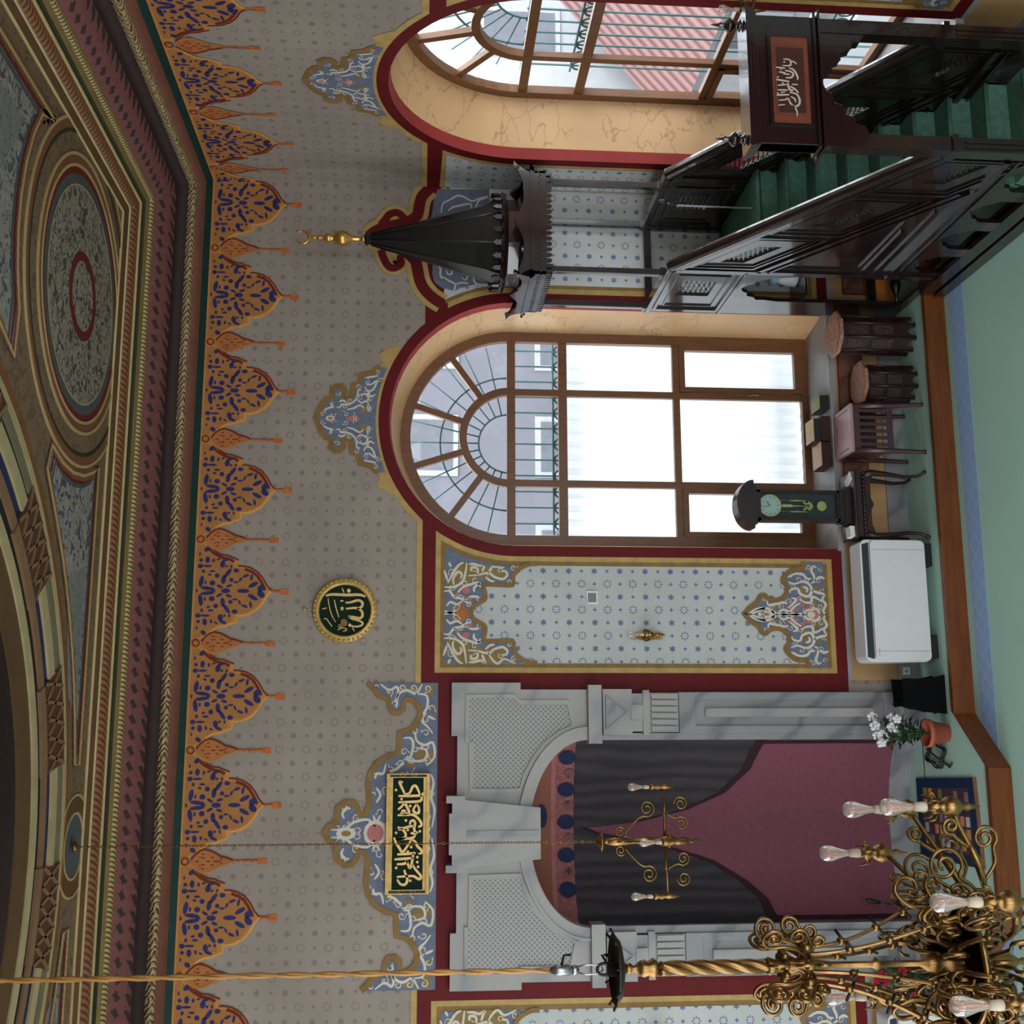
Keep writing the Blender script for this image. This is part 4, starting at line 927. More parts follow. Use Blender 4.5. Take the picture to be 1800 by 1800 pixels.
# ------------------------------------------------------------------ round inscription
c0 = zb(530, 1000, 11.25, [(855, 815)], -.05)[0]
e = empty('round_inscription', (c0[0], 0, c0[1])); tag(e, 'round green medallion with gold calligraphy in a gilt frame, high on the wall', 'medallion')
MR = Matrix(((1, 0, 0), (0, 0, -1), (0, 1, 0)))
MB().lathe([(.001, .0), (.275, 0), (.275, .03), (.001, .03)], (c0[0], 0, c0[1]), 48, PLQG, MR, smooth=False).build('board', None, e)
b = MB(); b.lathe([(.265, 0), (.265, .05), (.285, .065), (.30, .05), (.325, .06), (.335, .03), (.335, 0)], (c0[0], 0, c0[1]), 64, GFR, MR)
for i in range(40):
    a = 2*PI*i/40; b.sphere((c0[0]+.318*math.cos(a), -.055, c0[1]+.318*math.sin(a)), .015, 6, GFR)
b.build('frame', None, e)
b = MB(); pk = lambda S, w_, taper=.35: b.ribbon(catmull(zb(530, 1000, 11.25, S, -.04), 4), w_, BK, .042, LEAF, taper=taper, th=.01)
pk([(480,535),(600,505),(900,515),(1150,512),(1265,550)], .03); pk([(870,665),(960,662),(1110,622),(1190,650),(1205,715),(1150,775),(1030,772),(880,788)], .027); pk([(1100,775),(1185,830),(1205,920),(1150,975),(1020,950),(920,938)], .027); pk([(920,940),(1010,990),(1150,1030),(1212,1075),(1170,1125),(1060,1140),(945,1112)], .02)
for S, w_ in (([(800,375),(840,470)],.012),([(525,580),(545,720),(600,920),(675,1050)],.010),([(650,610),(680,760),(740,960)],.012),([(765,632),(830,632)],.016),([(800,750),(805,820)],.03),([(410,795),(500,770)],.011),([(440,990),(490,985),(560,1080),(605,1140)],.010),([(720,1210),(790,1165),(870,1180),(890,1215),(820,1232)],.010),([(1000,1150),(1045,1230)],.010)): pk(S, w_, .2)
for zx, zy, r in ((935,430,.022),(955,1112,.018),(840,1060,.04),(770,1140,.03)):
    c = zb(530, 1000, 11.25, [(zx, zy)], -.04)[0]; b.blob(c, r, r*.9, .4, BK, .040, LEAF if r < .03 else BROWN, 10)
b.build('lettering', None, e)
b = MB(); b.tube([(c0[0]+.01, -.005, c0[1]+.42), (c0[0]+.01, -.03, c0[1]+.42)], .016, 8, GFR); b.tube([(c0[0]+.01, -.02, c0[1]+.41), (c0[0]+.005, -.03, c0[1]+.33)], .005, 6, GFR); b.build('hook', None, e)
# ------------------------------------------------------------------ minbar
DW = NT('dark_polished_walnut'); n_ = DW.noise(3, 5, stretch=(8, 1, 8))
DARKW = DW.done(DW.ramp(n_, [(.3, lin((20, 11, 12))), (.7, lin((34, 19, 19)))]), .24, 0, .6)
DW.b.inputs['Coat Weight'].default_value = .7; DW.b.inputs['Coat IOR'].default_value = 1.5; DW.b.inputs['Coat Roughness'].default_value = .06
SPIRE = M('black_spire_wood', (11, 10, 11), .38, var=.2); REDPAN = M('red_brown_inlaid_panel', (122, 64, 46), .45, var=.15, scale=4); REDPAN2 = M('dark_red_panel_field', (70, 36, 30), .45); PALEL = M('ivory_lettering', (206, 196, 184), .5, var=.1)
BRASS = M('polished_gold_finial', (206, 160, 84), .3, .85, var=.15)
STAIRC = M('green_stair_carpet', (84, 122, 108), .95, var=.2, scale=20, spec=.1)
mb_ = empty('minbar', (-.9, -1.9, -.2)); tag(mb_, 'tall dark wooden minbar with green stairs, gate and pointed spire between the windows', 'pulpit')
XLm, XRm = -1.40, -.40
def slab(b, outer, holes, xa, xb, mt):
    f = lambda a, c, d: (d, a, c)
    for d in (xa, xb): b.region(outer, holes, f, d, mt)
    for pl in [outer]+holes:
        n = len(pl); b.add([f(p[0], p[1], xa) for p in pl]+[f(p[0], p[1], xb) for p in pl], [(i, (i+1) % n, n+(i+1) % n, n+i) for i in range(n)], mt)
RZ = lambda y: 2.86-.678*(-y-1.28)
def para(y0, y1, t0, t1): return [(y0, RZ(y0)-t0), (y1, RZ(y1)-t0), (y1, RZ(y1)-t1), (y0, RZ(y0)-t1)]
lat = [para(-1.44, -1.84, .36, .60), para(-2.32, -2.70, .40, .61), para(-3.22, -3.56, .42, .63)]
frames = [para(-1.33, -2.06, .16, .80), para(-2.16, -2.94, .16, .84), para(-3.04, -3.66, .16, .86)]
bayl = [(-.53, 2.29), (-.93, 2.29), (-.93, 2.64), (-.53, 2.64)]
door = [(-.43, .1), (-1.12, .1), (-1.12, 1.5), (-1.08, 1.66), (-1.09, 1.74), (-1.02, 1.78), (-.98, 1.87), (-.9, 1.89), (-.86, 1.95), (-.775, 1.985), (-.69, 1.95), (-.65, 1.89), (-.57, 1.87), (-.53, 1.78), (-.46, 1.74), (-.47, 1.66), (-.43, 1.5)]
def cusp(y0, y1, z0, z1):
    c = (y0+y1)/2; w_ = (y1-y0)/2; h = z1-z0
    return [(c-w_, z0), (c-w_, z0+h*.45), (c-w_*.86, z0+h*.6), (c-w_*.72, z0+h*.62), (c-w_*.6, z0+h*.8), (c-w_*.35, z0+h*.84), (c, z1), (c+w_*.35, z0+h*.84), (c+w_*.6, z0+h*.8), (c+w_*.72, z0+h*.62), (c+w_*.86, z0+h*.6), (c+w_, z0+h*.45), (c+w_, z0)]
arcade = [cusp(y-.42, y, .06, .44) for y in (-1.32, -1.92, -2.52, -3.12)]
outl = [(-.04, .02), (-.86, .02), (-.86, -.19), (-3.76, -.19), (-3.76, RZ(-3.76)), (-1.28, 2.84), (-.04, 2.84)]
def side(X, s_, dr):
    """s_=-1: outer face towards -X"""
    b = MB()
    slab(b, outl, lat+[bayl]+([door] if dr else [])+arcade, X-.02, X+.02, DARKW)
    for face in ((-1, 1) if dr else (-1, 1)):
        fx = X+face*.02; f = lambda a, c, d: (fx+face*d, a, c)
        for fr in frames: b.ribbon(fr, .035, f, .022, DARKW, closed=True, th=.022)
        for fr in frames:
            cy = sum(p[0] for p in fr)/4; cz = sum(p[1] for p in fr)/4
            b.ribbon([(cy+(p[0]-cy)*.84, cz+(p[1]-cz)*.84) for p in fr], .016, f, .014, DARKW, closed=True, th=.014)
        for k, w_ in ((.095, .05), (.92, .05), (1.02, .025)):
            b.ribbon([(-1.28, RZ(-1.28)-k), (-3.74, RZ(-3.74)-k)] if k < .5 else [(-1.26, RZ(-1.26)-k), (-3.1, max(.62, RZ(-3.1)-k))], w_, f, .03, DARKW, th=.03)
        b.ribbon([(-.16, 2.8), (-1.2, 2.8), (-1.2, 2.1), (-.16, 2.1)], .04, f, .025, DARKW, closed=True, th=.025)
        b.ribbon([(-.27, 2.72), (-1.1, 2.72), (-1.1, 2.19), (-.27, 2.19)], .018, f, .016, DARKW, closed=True, th=.016)
        b.ribbon([(-.06, 2.06), (-1.24, 2.06)], .03, f, .03, DARKW, th=.03); b.ribbon([(-1.25, 2.8), (-1.25, 0)], .07, f, .03, DARKW, th=.03)
        for z, y1, w_, d in ((.60, -3.72, .05, .06), (.49, -3.72, .022, .04), (.75, -2.72, .02, .02), (.88, -2.3, .02, .02), (.02, -3.74, .14, .05), (-.13, -3.74, .12, .07)):
            b.ribbon([(-1.25 if z > .1 else -.88, z), (y1, z)], w_, f, d, DARKW, th=d)
        b.ribbon([(-1.37, .95), (-1.37, 1.78), (-2.62, .95)], .03, f, .02, DARKW, closed=True, th=.02)
    p = b.build('side_panel', None, mb_)
    # pierced lattices
    for hole in lat+[bayl]:
        l = MB()
        A, B_, C_, D_ = [Vector((q[0], q[1])) for q in hole]
        pt = lambda u, v: tuple(A+(B_-A)*u+(D_-A)*v)
        nu, nv = 8, 5
        if hole is bayl:
            for i in range(7): l.ribbon([pt(k/12, (i+.5)/7+.025*math.sin(k*1.4+i)) for k in range(13)], .026, lambda a, c, d: (d, a, c), X, DARKW, th=.0)
            for i in range(1, 4): l.ribbon([pt(i/4, 0), pt(i/4, 1)], .012, lambda a, c, d: (d, a, c), X, DARKW)
        else:
            for i in range(-nv, nu):
                for sl in (1, -1):
                    q = []
                    for k in range(nv+1):
                        u = (i+k)/nu if sl == 1 else (i+nv-k)/nu
                        if -.001 <= u <= 1.001: q.append(pt(u, k/nv))
                    if len(q) > 1: l.ribbon(q, .012, lambda a, c, d: (d, a, c), X+.005*sl, DARKW)
        l.build('pierced_lattice', None, p)
    r = MB(); y0, y1 = -1.27, -3.75
    dirv = Vector((0, y1-y0, RZ(y1)-RZ(y0))).normalized()
    ny = Vector((0, -dirv.z, dirv.y)); ny = ny if ny.z > 0 else -ny
    prof = [(-.055, -.03), (-.06, .0), (-.045, .035), (-.015, .05), (.015, .05), (.045, .035), (.06, 0), (.055, -.03)]
    pts = [Vector((X, y0, RZ(y0)-.01)), Vector((X, y1, RZ(y1)-.01))]
    vs = [pp + Vector((a, 0, 0)) + ny*c_ for pp in pts for a, c_ in prof]; k = len(prof)
    r.add(vs, [(i, (i+1) % k, k+(i+1) % k, k+i) for i in range(k)]+[tuple(range(k)), tuple(range(2*k-1, k-1, -1))], DARKW)
    r.box(X-.05, X+.05, -1.30, -.03, 2.83, 2.885, DARKW)
    r.build('handrail', None, mb_, bevel=.006)
side(XLm, -1, True); side(XRm, 1, False)
# stairs and landing
b = MB(); ns, dy, dz = 10, .243, .22
for i in range(ns):
    y0 = -3.66+dy*i; z1 = -.2+dz*(i+1)
    b.box(XLm+.03, XRm-.03, y0, y0+dy+.02, max(-.19, z1-dz-.05), z1, STAIRC)
    if i == ns-1: b.box(XLm+.03, XRm-.03, y0, -.06, z1-.05, z1-.003, STAIRC)
    b.tube([(XLm+.03, y0-.005, z1-.02), (XRm-.03, y0-.005, z1-.02)], .022, 8, STAIRC)
b.build('carpeted_stairs', None, mb_)
b = MB(); b.box(XLm+.02, XRm-.02, -.09, -.05, 2.80, 2.88, DARKW); b.box(XLm+.02, XRm-.02, -.10, -.05, .255, .325, DARKW); b.box(XLm+.02, XRm-.02, -.1, -.05, .02, .1, DARKW)
for x in (XLm+.03, XRm-.03): b.box(x-.035, x+.035, -.11, -.04, .0, 2.84, DARKW)
b.build('rear_frame', None, mb_)
# gate
YG = -3.80
fg = lambda a, c, d: (a, YG-d, c)
for x in (XLm-.0, XRm+.0):
    p = MB(); p.box(x-.06, x+.06, YG-.06, YG+.06, -.2, 2.72, DARKW)
    p.box(x-.085, x+.085, YG-.085, YG+.085, -.2, .25, DARKW); p.box(x-.08, x+.08, YG-.08, YG+.08, 1.08, 1.13, DARKW)
    for (a, c) in ((-.022, 0), (.022, 0)): p.prism([(x+a-.012, .32), (x+a+.012, .32), (x+a+.012, 1.02), (x+a-.012, 1.02)], fg, .06, .07, DARKW)
    pp = p.build('gate_post', None, mb_, bevel=.006)
    f = MB(); f.lathe([(.03, 0), (.05, .01), (.03, .03), (.02, .05), (.055, .085), (.06, .105), (.03, .13), (.016, .15), (.026, .17), (.012, .19), (.008, .23), (.001, .25)], (x, YG, 2.80), 14, DARKW); f.build('finial', None, pp)
b = MB(); b.box(XLm-.06, XRm+.06, YG-.07, YG+.07, 2.20, 2.70, DARKW)
for z, e, h in ((2.70, .02, .03), (2.73, .04, .035), (2.765, .055, .03), (2.215, .03, .025), (2.185, .05, .02)): b.box(XLm-.06-e, XRm+.06+e, YG-.07-e, YG+.07+e, z, z+h, DARKW)
c = (XLm+XRm)/2
sp = [(XLm, 2.2)] + [(XLm, 1.80)] + [(-1.34, 1.80), (-1.27, 1.84), (-1.26, 1.9), (-1.2, 1.92), (-1.17, 2.0), (-1.1, 2.01), (-1.07, 2.08), (-1.0, 2.09), (-.97, 2.14)]
sp += [(c, 2.17)] + [(2*c-x, z) for x, z in reversed(sp[1:])] + [(XRm, 2.2)]
b.prism([(x, z) for x, z in sp], fg, -.03, .05, DARKW)
b.build('gate_header', None, mb_, bevel=.004)
b = MB(); x0, x1, z0, z1 = -1.30, -.53, 2.275, 2.605
b.prism([(x0, z0), (x1, z0), (x1, z1), (x0, z1)], fg, .07, .085, REDPAN); b.flat([(x0+.1, z0+.055), (x1-.1, z0+.055), (x1-.1, z1-.055), (x0+.1, z1-.055)], fg, .088, REDPAN2)
b.ribbon([(x0+.08, z0+.045), (x1-.08, z0+.045), (x1-.08, z1-.045), (x0+.08, z1-.045)], .012, fg, .092, REDPAN, closed=True); b.ribbon([(x0, z0), (x1, z0), (x1, z1), (x0, z1)], .03, fg, .095, DARKW, closed=True, th=.03)
pn = b.build('inscription_panel', None, mb_)
b = MB()
for S, w_ in (([(800,590),(900,602)],.014),([(830,640),(905,650)],.012),([(805,720),(945,742)],.016),([(815,700),(830,690)],.014),([(820,782),(930,772)],.013),([(820,830),(930,832)],.014),([(810,885),(945,880)],.016),([(815,870),(830,862)],.014),([(830,940),(920,932)],.012),([(825,992),(900,985)],.010),
   ([(880,505),(940,510),(960,545),(945,575),(870,572)],.014),([(880,540),(900,530)],.012),([(955,520),(1000,540),(1022,560)],.012),([(940,600),(990,620),(1030,690),(1030,722)],.016),([(900,625),(965,640),(985,670),(960,700),(905,702)],.016),([(880,660),(950,668)],.012),
   ([(950,790),(1000,820),(1042,862)],.016),([(930,755),(935,800),(960,835),(985,830)],.018),([(970,770),(1035,775)],.012),([(950,855),(1020,875),(1052,930),(1045,985),(1000,1005),(955,970),(935,915)],.018),([(960,900),(1000,925),(1010,960)],.014),([(960,990),(1000,1010),(1025,1060),(1028,1108)],.013),([(850,860),(900,850)],.010),([(905,915),(940,935)],.012),([(870,750),(880,770)],.012),([(850,610),(860,625)],.010)):
    b.ribbon(catmull(zb(1230, 20, 6.0, S, YG-.09), 4), w_, fg, .093, PALEL, taper=.4)
b.build('calligraphy', None, pn)
# canopy
posts = [(x, y) for x in (XLm+.02, XRm-.02) for y in (-.09, -1.03)]
for x, y in posts:
    p = MB(); p.box(x-.032, x+.032, y-.032, y+.032, 2.0, 4.12, DARKW); p.box(x-.045, x+.045, y-.045, y+.045, 2.8, 2.92, DARKW); p.box(x-.045, x+.045, y-.045, y+.045, 4.02, 4.12, DARKW); p.build('canopy_post', None, mb_, bevel=.004)
cx, cy = c, -.56
X0, X1, Y0, Y1 = XLm-.06, XRm+.06, -1.12, -.015
b = MB()
def face(pa, pb, nrm):
    """fretted valance between two corner points"""
    pa, pb = Vector(pa), Vector(pb); L = (pb-pa).length; u = (pb-pa).normalized(); n = Vector(nrm)
    f = lambda a, cc, d: tuple(pa+u*a+n*d+Vector((0, 0, cc)))
    k = max(6, int(L/.058)); poly = [(0, 4.26), (0, 4.10)]
    for i in range(k):
        a = L*i/k; s_ = L/k; poly += [(a+s_*.12, 4.10), (a+s_*.2, 4.05), (a+s_*.5, 4.035), (a+s_*.8, 4.05), (a+s_*.88, 4.10)]
    poly += [(L, 4.10), (L, 4.26)]
    b.prism(poly, f, -.025, 0, DARKW)
    for z, d, h in ((4.22, .03, .025), (4.245, .05, .02)): b.prism([(-d, z), (L+d, z), (L+d, z+h), (-d, z+h)], f, -.02, d, DARKW)
    for i in range(k*2): b.blob((L*(i+.5)/(k*2), 4.155+.02*(i % 2)), .012, .012, 0, f, .004, SPIRE, 6)
    # ogee crest
    cr = [(-.09, 4.43), (-.05, 4.40), (0, 4.33), (.03, 4.265)] + [(.03, 4.265), (L-.03, 4.265), (L, 4.33), (L+.05, 4.40), (L+.09, 4.43), (L+.04, 4.44), (L-.03, 4.38), (L*.86, 4.335), (L*.7, 4.33), (L*.62, 4.36), (L*.56, 4.40), (L*.5, 4.43), (L*.44, 4.40), (L*.38, 4.36), (L*.3, 4.33), (L*.14, 4.335), (.03, 4.38), (-.04, 4.44)]
    b.prism(cr[1:4]+cr[5:], f, 0, .03, DARKW)
face((X0, Y0, 0), (X1, Y0, 0), (0, -1, 0)); face((X1, Y1, 0), (X0, Y1, 0), (0, 1, 0)); face((X0, Y1, 0), (X0, Y0, 0), (-1, 0, 0)); face((X1, Y0, 0), (X1, Y1, 0), (1, 0, 0))
b.box(X0+.02, X1-.02, Y0+.02, Y1-.02, 4.22, 4.27, DARKW)
b.build('canopy_valance', None, mb_)
b = MB(); b.lathe([(.50, 4.265), (.50, 4.34), (.45, 4.36), (.45, 4.47), (.51, 4.49), (.53, 4.52), (.51, 4.55), (.44, 4.56)], (cx, cy, 0), 8, DARKW, smooth=False)
for i in range(24):
    a = 2*PI*(i+.5)/24; b.prism([(-.03, 4.55), (.03, 4.55), (.022, 4.58), (.03, 4.6), (0, 4.64), (-.03, 4.6), (-.022, 4.58)], lambda p, q, d: (cx+(.5+d)*math.cos(a)-p*math.sin(a), cy+(.5+d)*math.sin(a)+p*math.cos(a), q), -.012, .012, SPIRE)
b.build('drum', None, mb_)
b = MB(); b.lathe([(.44, 4.55), (.36, 4.8), (.22, 5.3), (.06, 5.9), (.055, 5.93), (.07, 5.95), (.05, 5.97), (.001, 5.97)], (cx, cy, 0), 8, SPIRE, smooth=False)
for k in range(8):
    a = 2*PI*(k+.5)/8; b.tube([(cx+r*math.cos(a), cy+r*math.sin(a), z) for r, z in ((.44, 4.55), (.36, 4.8), (.22, 5.3), (.06, 5.9))], .009, 6, SPIRE)
spr = b.build('spire', None, mb_)
b = MB(); b.lathe([(.03, 5.96), (.045, 5.98), (.03, 6.0), (.018, 6.03), (.03, 6.05), (.022, 6.08), (.035, 6.11), (.075, 6.17), (.085, 6.21), (.075, 6.25), (.04, 6.28), (.02, 6.3), (.045, 6.33), (.05, 6.36), (.03, 6.39), (.016, 6.41), (.035, 6.44), (.02, 6.465), (.012, 6.48), (.026, 6.5), (.012, 6.52), (.010, 6.55)], (cx, cy, 0), 16, BRASS)
b.tube([(cx+.07*math.sin(a), cy, 6.62-.07*math.cos(a)) for a in [math.radians(-150+300*i/24) for i in range(25)]], [.004+.014*math.sin(PI*i/24) for i in range(25)], 8, BRASS)
b.build('gold_alem', None, spr)
# microphone on its stand on the stairs
BLKP = M('black_plastic', (20, 20, 22), .45); STEEL = M('brushed_steel', (150, 152, 156), .3, .9)
e = empty('microphone_stand', (-.76, -1.42, 1.78)); tag(e, 'thin microphone stand with a small head standing on the upper stairs of the minbar', 'microphone stand')
MB().lathe([(.09, 0), (.09, .012), (.02, .02), (.009, .03), (.009, 1.0)], (-.76, -1.30, 1.782), 14, STEEL).build('stand', None, e)
b = MB(); b.tube([(-.76, -1.30, 2.77), (-.758, -1.33, 2.86), (-.75, -1.36, 2.9)], .007, 8, STEEL); b.lathe([(.001, 0), (.018, .01), (.022, .05), (.018, .09), (.001, .1)], (-.75, -1.36, 2.88), 12, BLKP); b.build('head', None, e)
# things kept inside the open base
ORANGE = M('orange_varnished_board', (196, 116, 52), .5, var=.2, scale=4, stretch=(1, 6, 6))
e = MB(); e.box(-1.33, -.62, -.16, -.125, .004, .25, ORANGE); o_ = e.build('orange_board'); tag(o_, 'orange varnished board leaning inside the open base of the minbar', 'board')
b = MB(); b.lathe([(.018, 0), (.018, .06), (.03, .1), (.05, .15), (.062, .2), (.055, .25), (.035, .29), (.02, .31), (.001, .32)], (-1.38, -.42, .14), 12, SPIRE, Matrix(((0, 0, 1), (0, 1, 0), (-1, 0, 0)))); b.build('turned_ornament', None, mb_)
WBAG = M('white_plastic_bag', (206, 208, 208), .5, var=.1); BBAG = M('pale_blue_plastic', (140, 176, 192), .5, var=.1); BIS = M('cardboard_brown', (176, 134, 84), .7)
e = empty('shopping_bag', (-1.02, -.3, 1.24)); tag(e, 'crumpled white and pale blue plastic bag on the shelf under the minbar landing', 'bag')
b = MB(); b.box(-1.38, -.42, -.55, -.05, 1.185, 1.205, DARKW); b.build('shelf', None, mb_)
b = MB(); b.lathe([(.12, 0), (.16, .03), (.15, .12), (.13, .2), (.1, .24), (.06, .25)], (-1.02, -.3, 1.207), 9, WBAG, squash=(1.1, .8)); b.build('bag_body', None, e)
b = MB(); b.lathe([(.105, 0), (.13, .02), (.12, .07), (.08, .1), (.001, .11)], (-1.03, -.3, 1.43), 9, BBAG, squash=(1.1, .8)); b.build('bag_top', None, e)
# ------------------------------------------------------------------ carved octagonal tables
CARVT = mottled('carved_light_table_top', [(150, 104, 84), (176, 128, 106), (122, 78, 62)], 26, .5, (.46, .58), .8)
DKRED = M('dark_red_brown_wood', (40, 21, 21), .4, var=.2, scale=4); CARVD = mottled('carved_dark_wood', [(40, 22, 22), (58, 32, 30), (74, 42, 38)], 30, .5, (.45, .6), .8)
def octo(label, x, y, r, h):
    e = empty('octagonal_table', (x, y, 0)); tag(e, label, 'side table', 'carved octagonal tables by the minbar')
    b = MB(); b.lathe([(r*.97, h-.035), (r, h-.025), (r, h-.008), (r*.97, h)], (0, 0, 0), 8, CARVT, smooth=False); b.lathe([(r*.8, h), (r*.82, h+.004), (r*.78, h+.004)], (0, 0, 0), 8, CARVT, smooth=False)
    tp = b.build('table_top', None, e, world=False)
    b = MB(); R_ = r*.78
    for k in range(8):
        a0, a1 = 2*PI*(k+.5)/8, 2*PI*(k+1.5)/8; p0 = Vector((R_*math.cos(a0), R_*math.sin(a0))); p1 = Vector((R_*math.cos(a1), R_*math.sin(a1))); L = (p1-p0).length; u = (p1-p0)/L; n = Vector((u.y, -u.x))
        f = lambda a, c, d: ((p0+u*a+n*d).x, (p0+u*a+n*d).y, c)
        b.prism([(0, 0), (L*.2, 0), (L*.2, h*.05), (L*.3, h*.08), (L*.5, h*.11), (L*.7, h*.08), (L*.8, h*.05), (L*.8, 0), (L, 0), (L, h-.035), (0, h-.035)], f, -.02, 0, DKRED)
        b.prism([(L*.16, h*.3), (L*.84, h*.3), (L*.84, h*.56), (L*.16, h*.56)], f, 0, .008, CARVD); b.prism([(L*.16, h*.62), (L*.84, h*.62), (L*.84, h*.88), (L*.16, h*.88)], f, 0, .008, CARVD)
        b.tube([f(0, 0, 0), f(0, h-.035, 0)], .012, 6, DKRED)
    b.build('carved_base', None, e, world=False)
octo('taller octagonal carved table with pale top, standing next to the minbar', -1.76, -.36, .26, .86)
octo('lower octagonal carved table with pale top, between the taller one and the plastic stool', -2.30, -.33, .25, .60)
# ------------------------------------------------------------------ slatted plastic stool
PLM = M('glossy_maroon_plastic', (66, 36, 42), .36, var=.08, spec=.7)
e = empty('plastic_stool', (-2.86, -.34, 0)); tag(e, 'maroon plastic stool with slatted front and shiny flat top under the window', 'stool')
hx, hy, H = .26, .23, .80
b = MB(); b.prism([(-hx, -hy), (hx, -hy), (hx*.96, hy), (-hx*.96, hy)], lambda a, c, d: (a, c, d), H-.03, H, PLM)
for s_ in (-1, 1): b.box(s_*.21-.006, s_*.21+.006, -.15, .12, H, H+.002, BLKP)
b.box(-.12, .12, .17, .182, H, H+.002, BLKP)
PLT = M('painted_sheen_plastic_top', (168, 128, 134), .35, var=.05, spec=.7); b.mats = [PLT if m_ is PLM else m_ for m_ in b.mats]; o_ = b.build('seat', None, e, world=False, bevel=.012); o_['label'] = 'flat top with a pinkish window sheen painted in'  # window reflection on the maroon top, put into its colour as paler pink
b = MB()
for face_, (a0, a1) in (((0, -1), (-hx, hx)), ((0, 1), (-hx, hx))):
    y = face_[1]*hy*.97
    b.box(a0+.03, a1-.03, y-.012, y+.012, H-.10, H-.03, PLM); b.box(a0+.03, a1-.03, y-.012, y+.012, H-.46, H-.40, PLM)
    for i in range(6): b.box(a0+.06+i*.074, a0+.096+i*.074, y-.01, y+.01, H-.42, H-.08, PLM)
for s_ in (-1, 1): b.box(s_*hx*.95-.01, s_*hx*.95+.01, -hy+.03, hy-.03, H-.4, H-.03, PLM)
b.build('slatted_skirt', None, e, world=False, bevel=.004)
for sx in (-1, 1):
    for sy in (-1, 1):
        m_ = MB(); m_.tube([(sx*hx*.92, sy*hy*.9, H-.03), (sx*hx*.95, sy*hy*.95, .4), (sx*hx*1.0, sy*hy*1.02, .02), (sx*hx*1.0, sy*hy*1.02, 0)], [.034, .03, .022, .026], 8, PLM); m_.build('leg', None, e, world=False)
# ------------------------------------------------------------------ console table and pendulum clock
e = empty('console_table', (-3.68, -.34, 0)); tag(e, 'dark red wooden console table with curved legs, carrying the pendulum clock', 'table')
b = MB(); b.box(-.36, .36, -.19, .2, .76, .79, DKRED); b.build('table_top', None, e, world=False, bevel=.01)
b = MB()
ap = [(-.34, .76), (-.34, .62), (-.3, .58), (-.24, .6), (-.18, .64), (-.08, .62), (0, .58), (.08, .62), (.18, .64), (.24, .6), (.3, .58), (.34, .62), (.34, .76)]
b.prism(ap, lambda a, c, d: (a, d, c), -.185, -.165, DKRED); b.prism(ap, lambda a, c, d: (a, d, c), .165, .185, DKRED)
for x in (-.34, .32): b.box(x, x+.02, -.17, .17, .62, .76, DKRED)
b.tube([(-.34, -.19, .69), (.34, -.19, .69)], .018, 8, DKRED)
for i in range(16): b.sphere((-.33+i*.044, -.2, .69), .019, 6, DKRED)
b.build('apron', None, e, world=False)
for sx in (-1, 1):
    for sy in (-1, 1):
        m_ = MB(); m_.tube([(sx*.31, sy*.16, .7), (sx*.34, sy*.17, .58), (sx*.325, sy*.165, .4), (sx*.30, sy*.16, .22), (sx*.31, sy*.17, .08), (sx*.345, sy*.19, .02), (sx*.355, sy*.195, .0)], [.04, .036, .027, .02, .016, .018, .024], 8, DKRED); m_.build('leg', None, e, world=False)
e = empty('pendulum_clock', (-3.68, -.34, .792)); tag(e, 'dark wooden pendulum clock with arched hood and pale dial, standing on the console table', 'clock')
CLW = M('dark_clock_wood', (36, 22, 26), .25, var=.2, spec=.6); CLIN = M('clock_interior', (52, 52, 56), .5); DIAL = M('pale_green_dial', (176, 196, 186), .5, var=.06); BRS = M('clock_brass', (196, 186, 116), .35, .5)
b = MB(); w_, d_, hh = .165, .10, 1.02
b.box(-w_, w_, .02, d_, .1, hh, CLW); b.box(-w_-.035, w_+.035, -.1, d_+.01, 0, .07, CLW); b.box(-w_-.015, w_+.015, -.085, d_, .07, .12, CLW)
b.prism([(-w_+.03, .14), (w_-.03, .14), (w_-.03, hh-.04), (-w_+.03, hh-.04)], lambda a, c, d: (a, d, c), .015, .02, CLIN)
for x in (-w_, w_-.03): b.box(x, x+.03, -.07, .03, .1, hh, CLW)
b.box(-w_, w_, -.07, .03, .1, .14, CLW); b.box(-w_, w_, -.07, .03, hh-.05, hh, CLW)
b.build('case', None, e, world=False, bevel=.005)
b = MB(); hood = [(-w_-.045, hh)] + [(( w_+.045)*math.cos(PI-PI*i/16), hh+.03+.15*math.sin(PI*i/16)) for i in range(17)] + [(w_+.045, hh)]
b.prism(hood, lambda a, c, d: (a, d, c), -.1, d_+.015, CLW); hi_ = [(x*1.12, hh+(z-hh)*1.08) for x, z in hood[1:-1]]
b.ribbon(hi_, .05, lambda a, c, d: (a, -d, c), .115, CLW, th=.2); b.build('hood', None, e, world=False)
f = lambda a, c, d: (a, -d, c)
b = MB(); b.prism([(.115*math.cos(2*PI*i/32), .86+.115*math.sin(2*PI*i/32)) for i in range(32)], f, .0, .03, DIAL); b.ribbon(arc(0, .86, .115, 0, 2*PI, 32), .012, f, .035, BRS)
for i in range(12):
    a = 2*PI*i/12; b.ribbon([(.085*math.cos(a), .86+.085*math.sin(a)), (.1*math.cos(a), .86+.1*math.sin(a))], .006, f, .032, BLKP)
dl = b.build('dial', None, e, world=False)
b = MB(); b.ribbon([(0, .86), (.045, .9)], .007, f, .036, BLKP); b.ribbon([(0, .86), (-.02, .94)], .005, f, .037, BLKP); b.build('hands', None, dl, world=False)
b = MB(); b.tube([(0, -.02, .75), (0, -.02, .42)], .007, 6, BRS); b.ribbon([(0, .73), (0, .62)], .03, f, .03, BRS); b.prism(arc(0, .3, .052, 0, 2*PI, 20)[:-1], f, .015, .035, BRS)
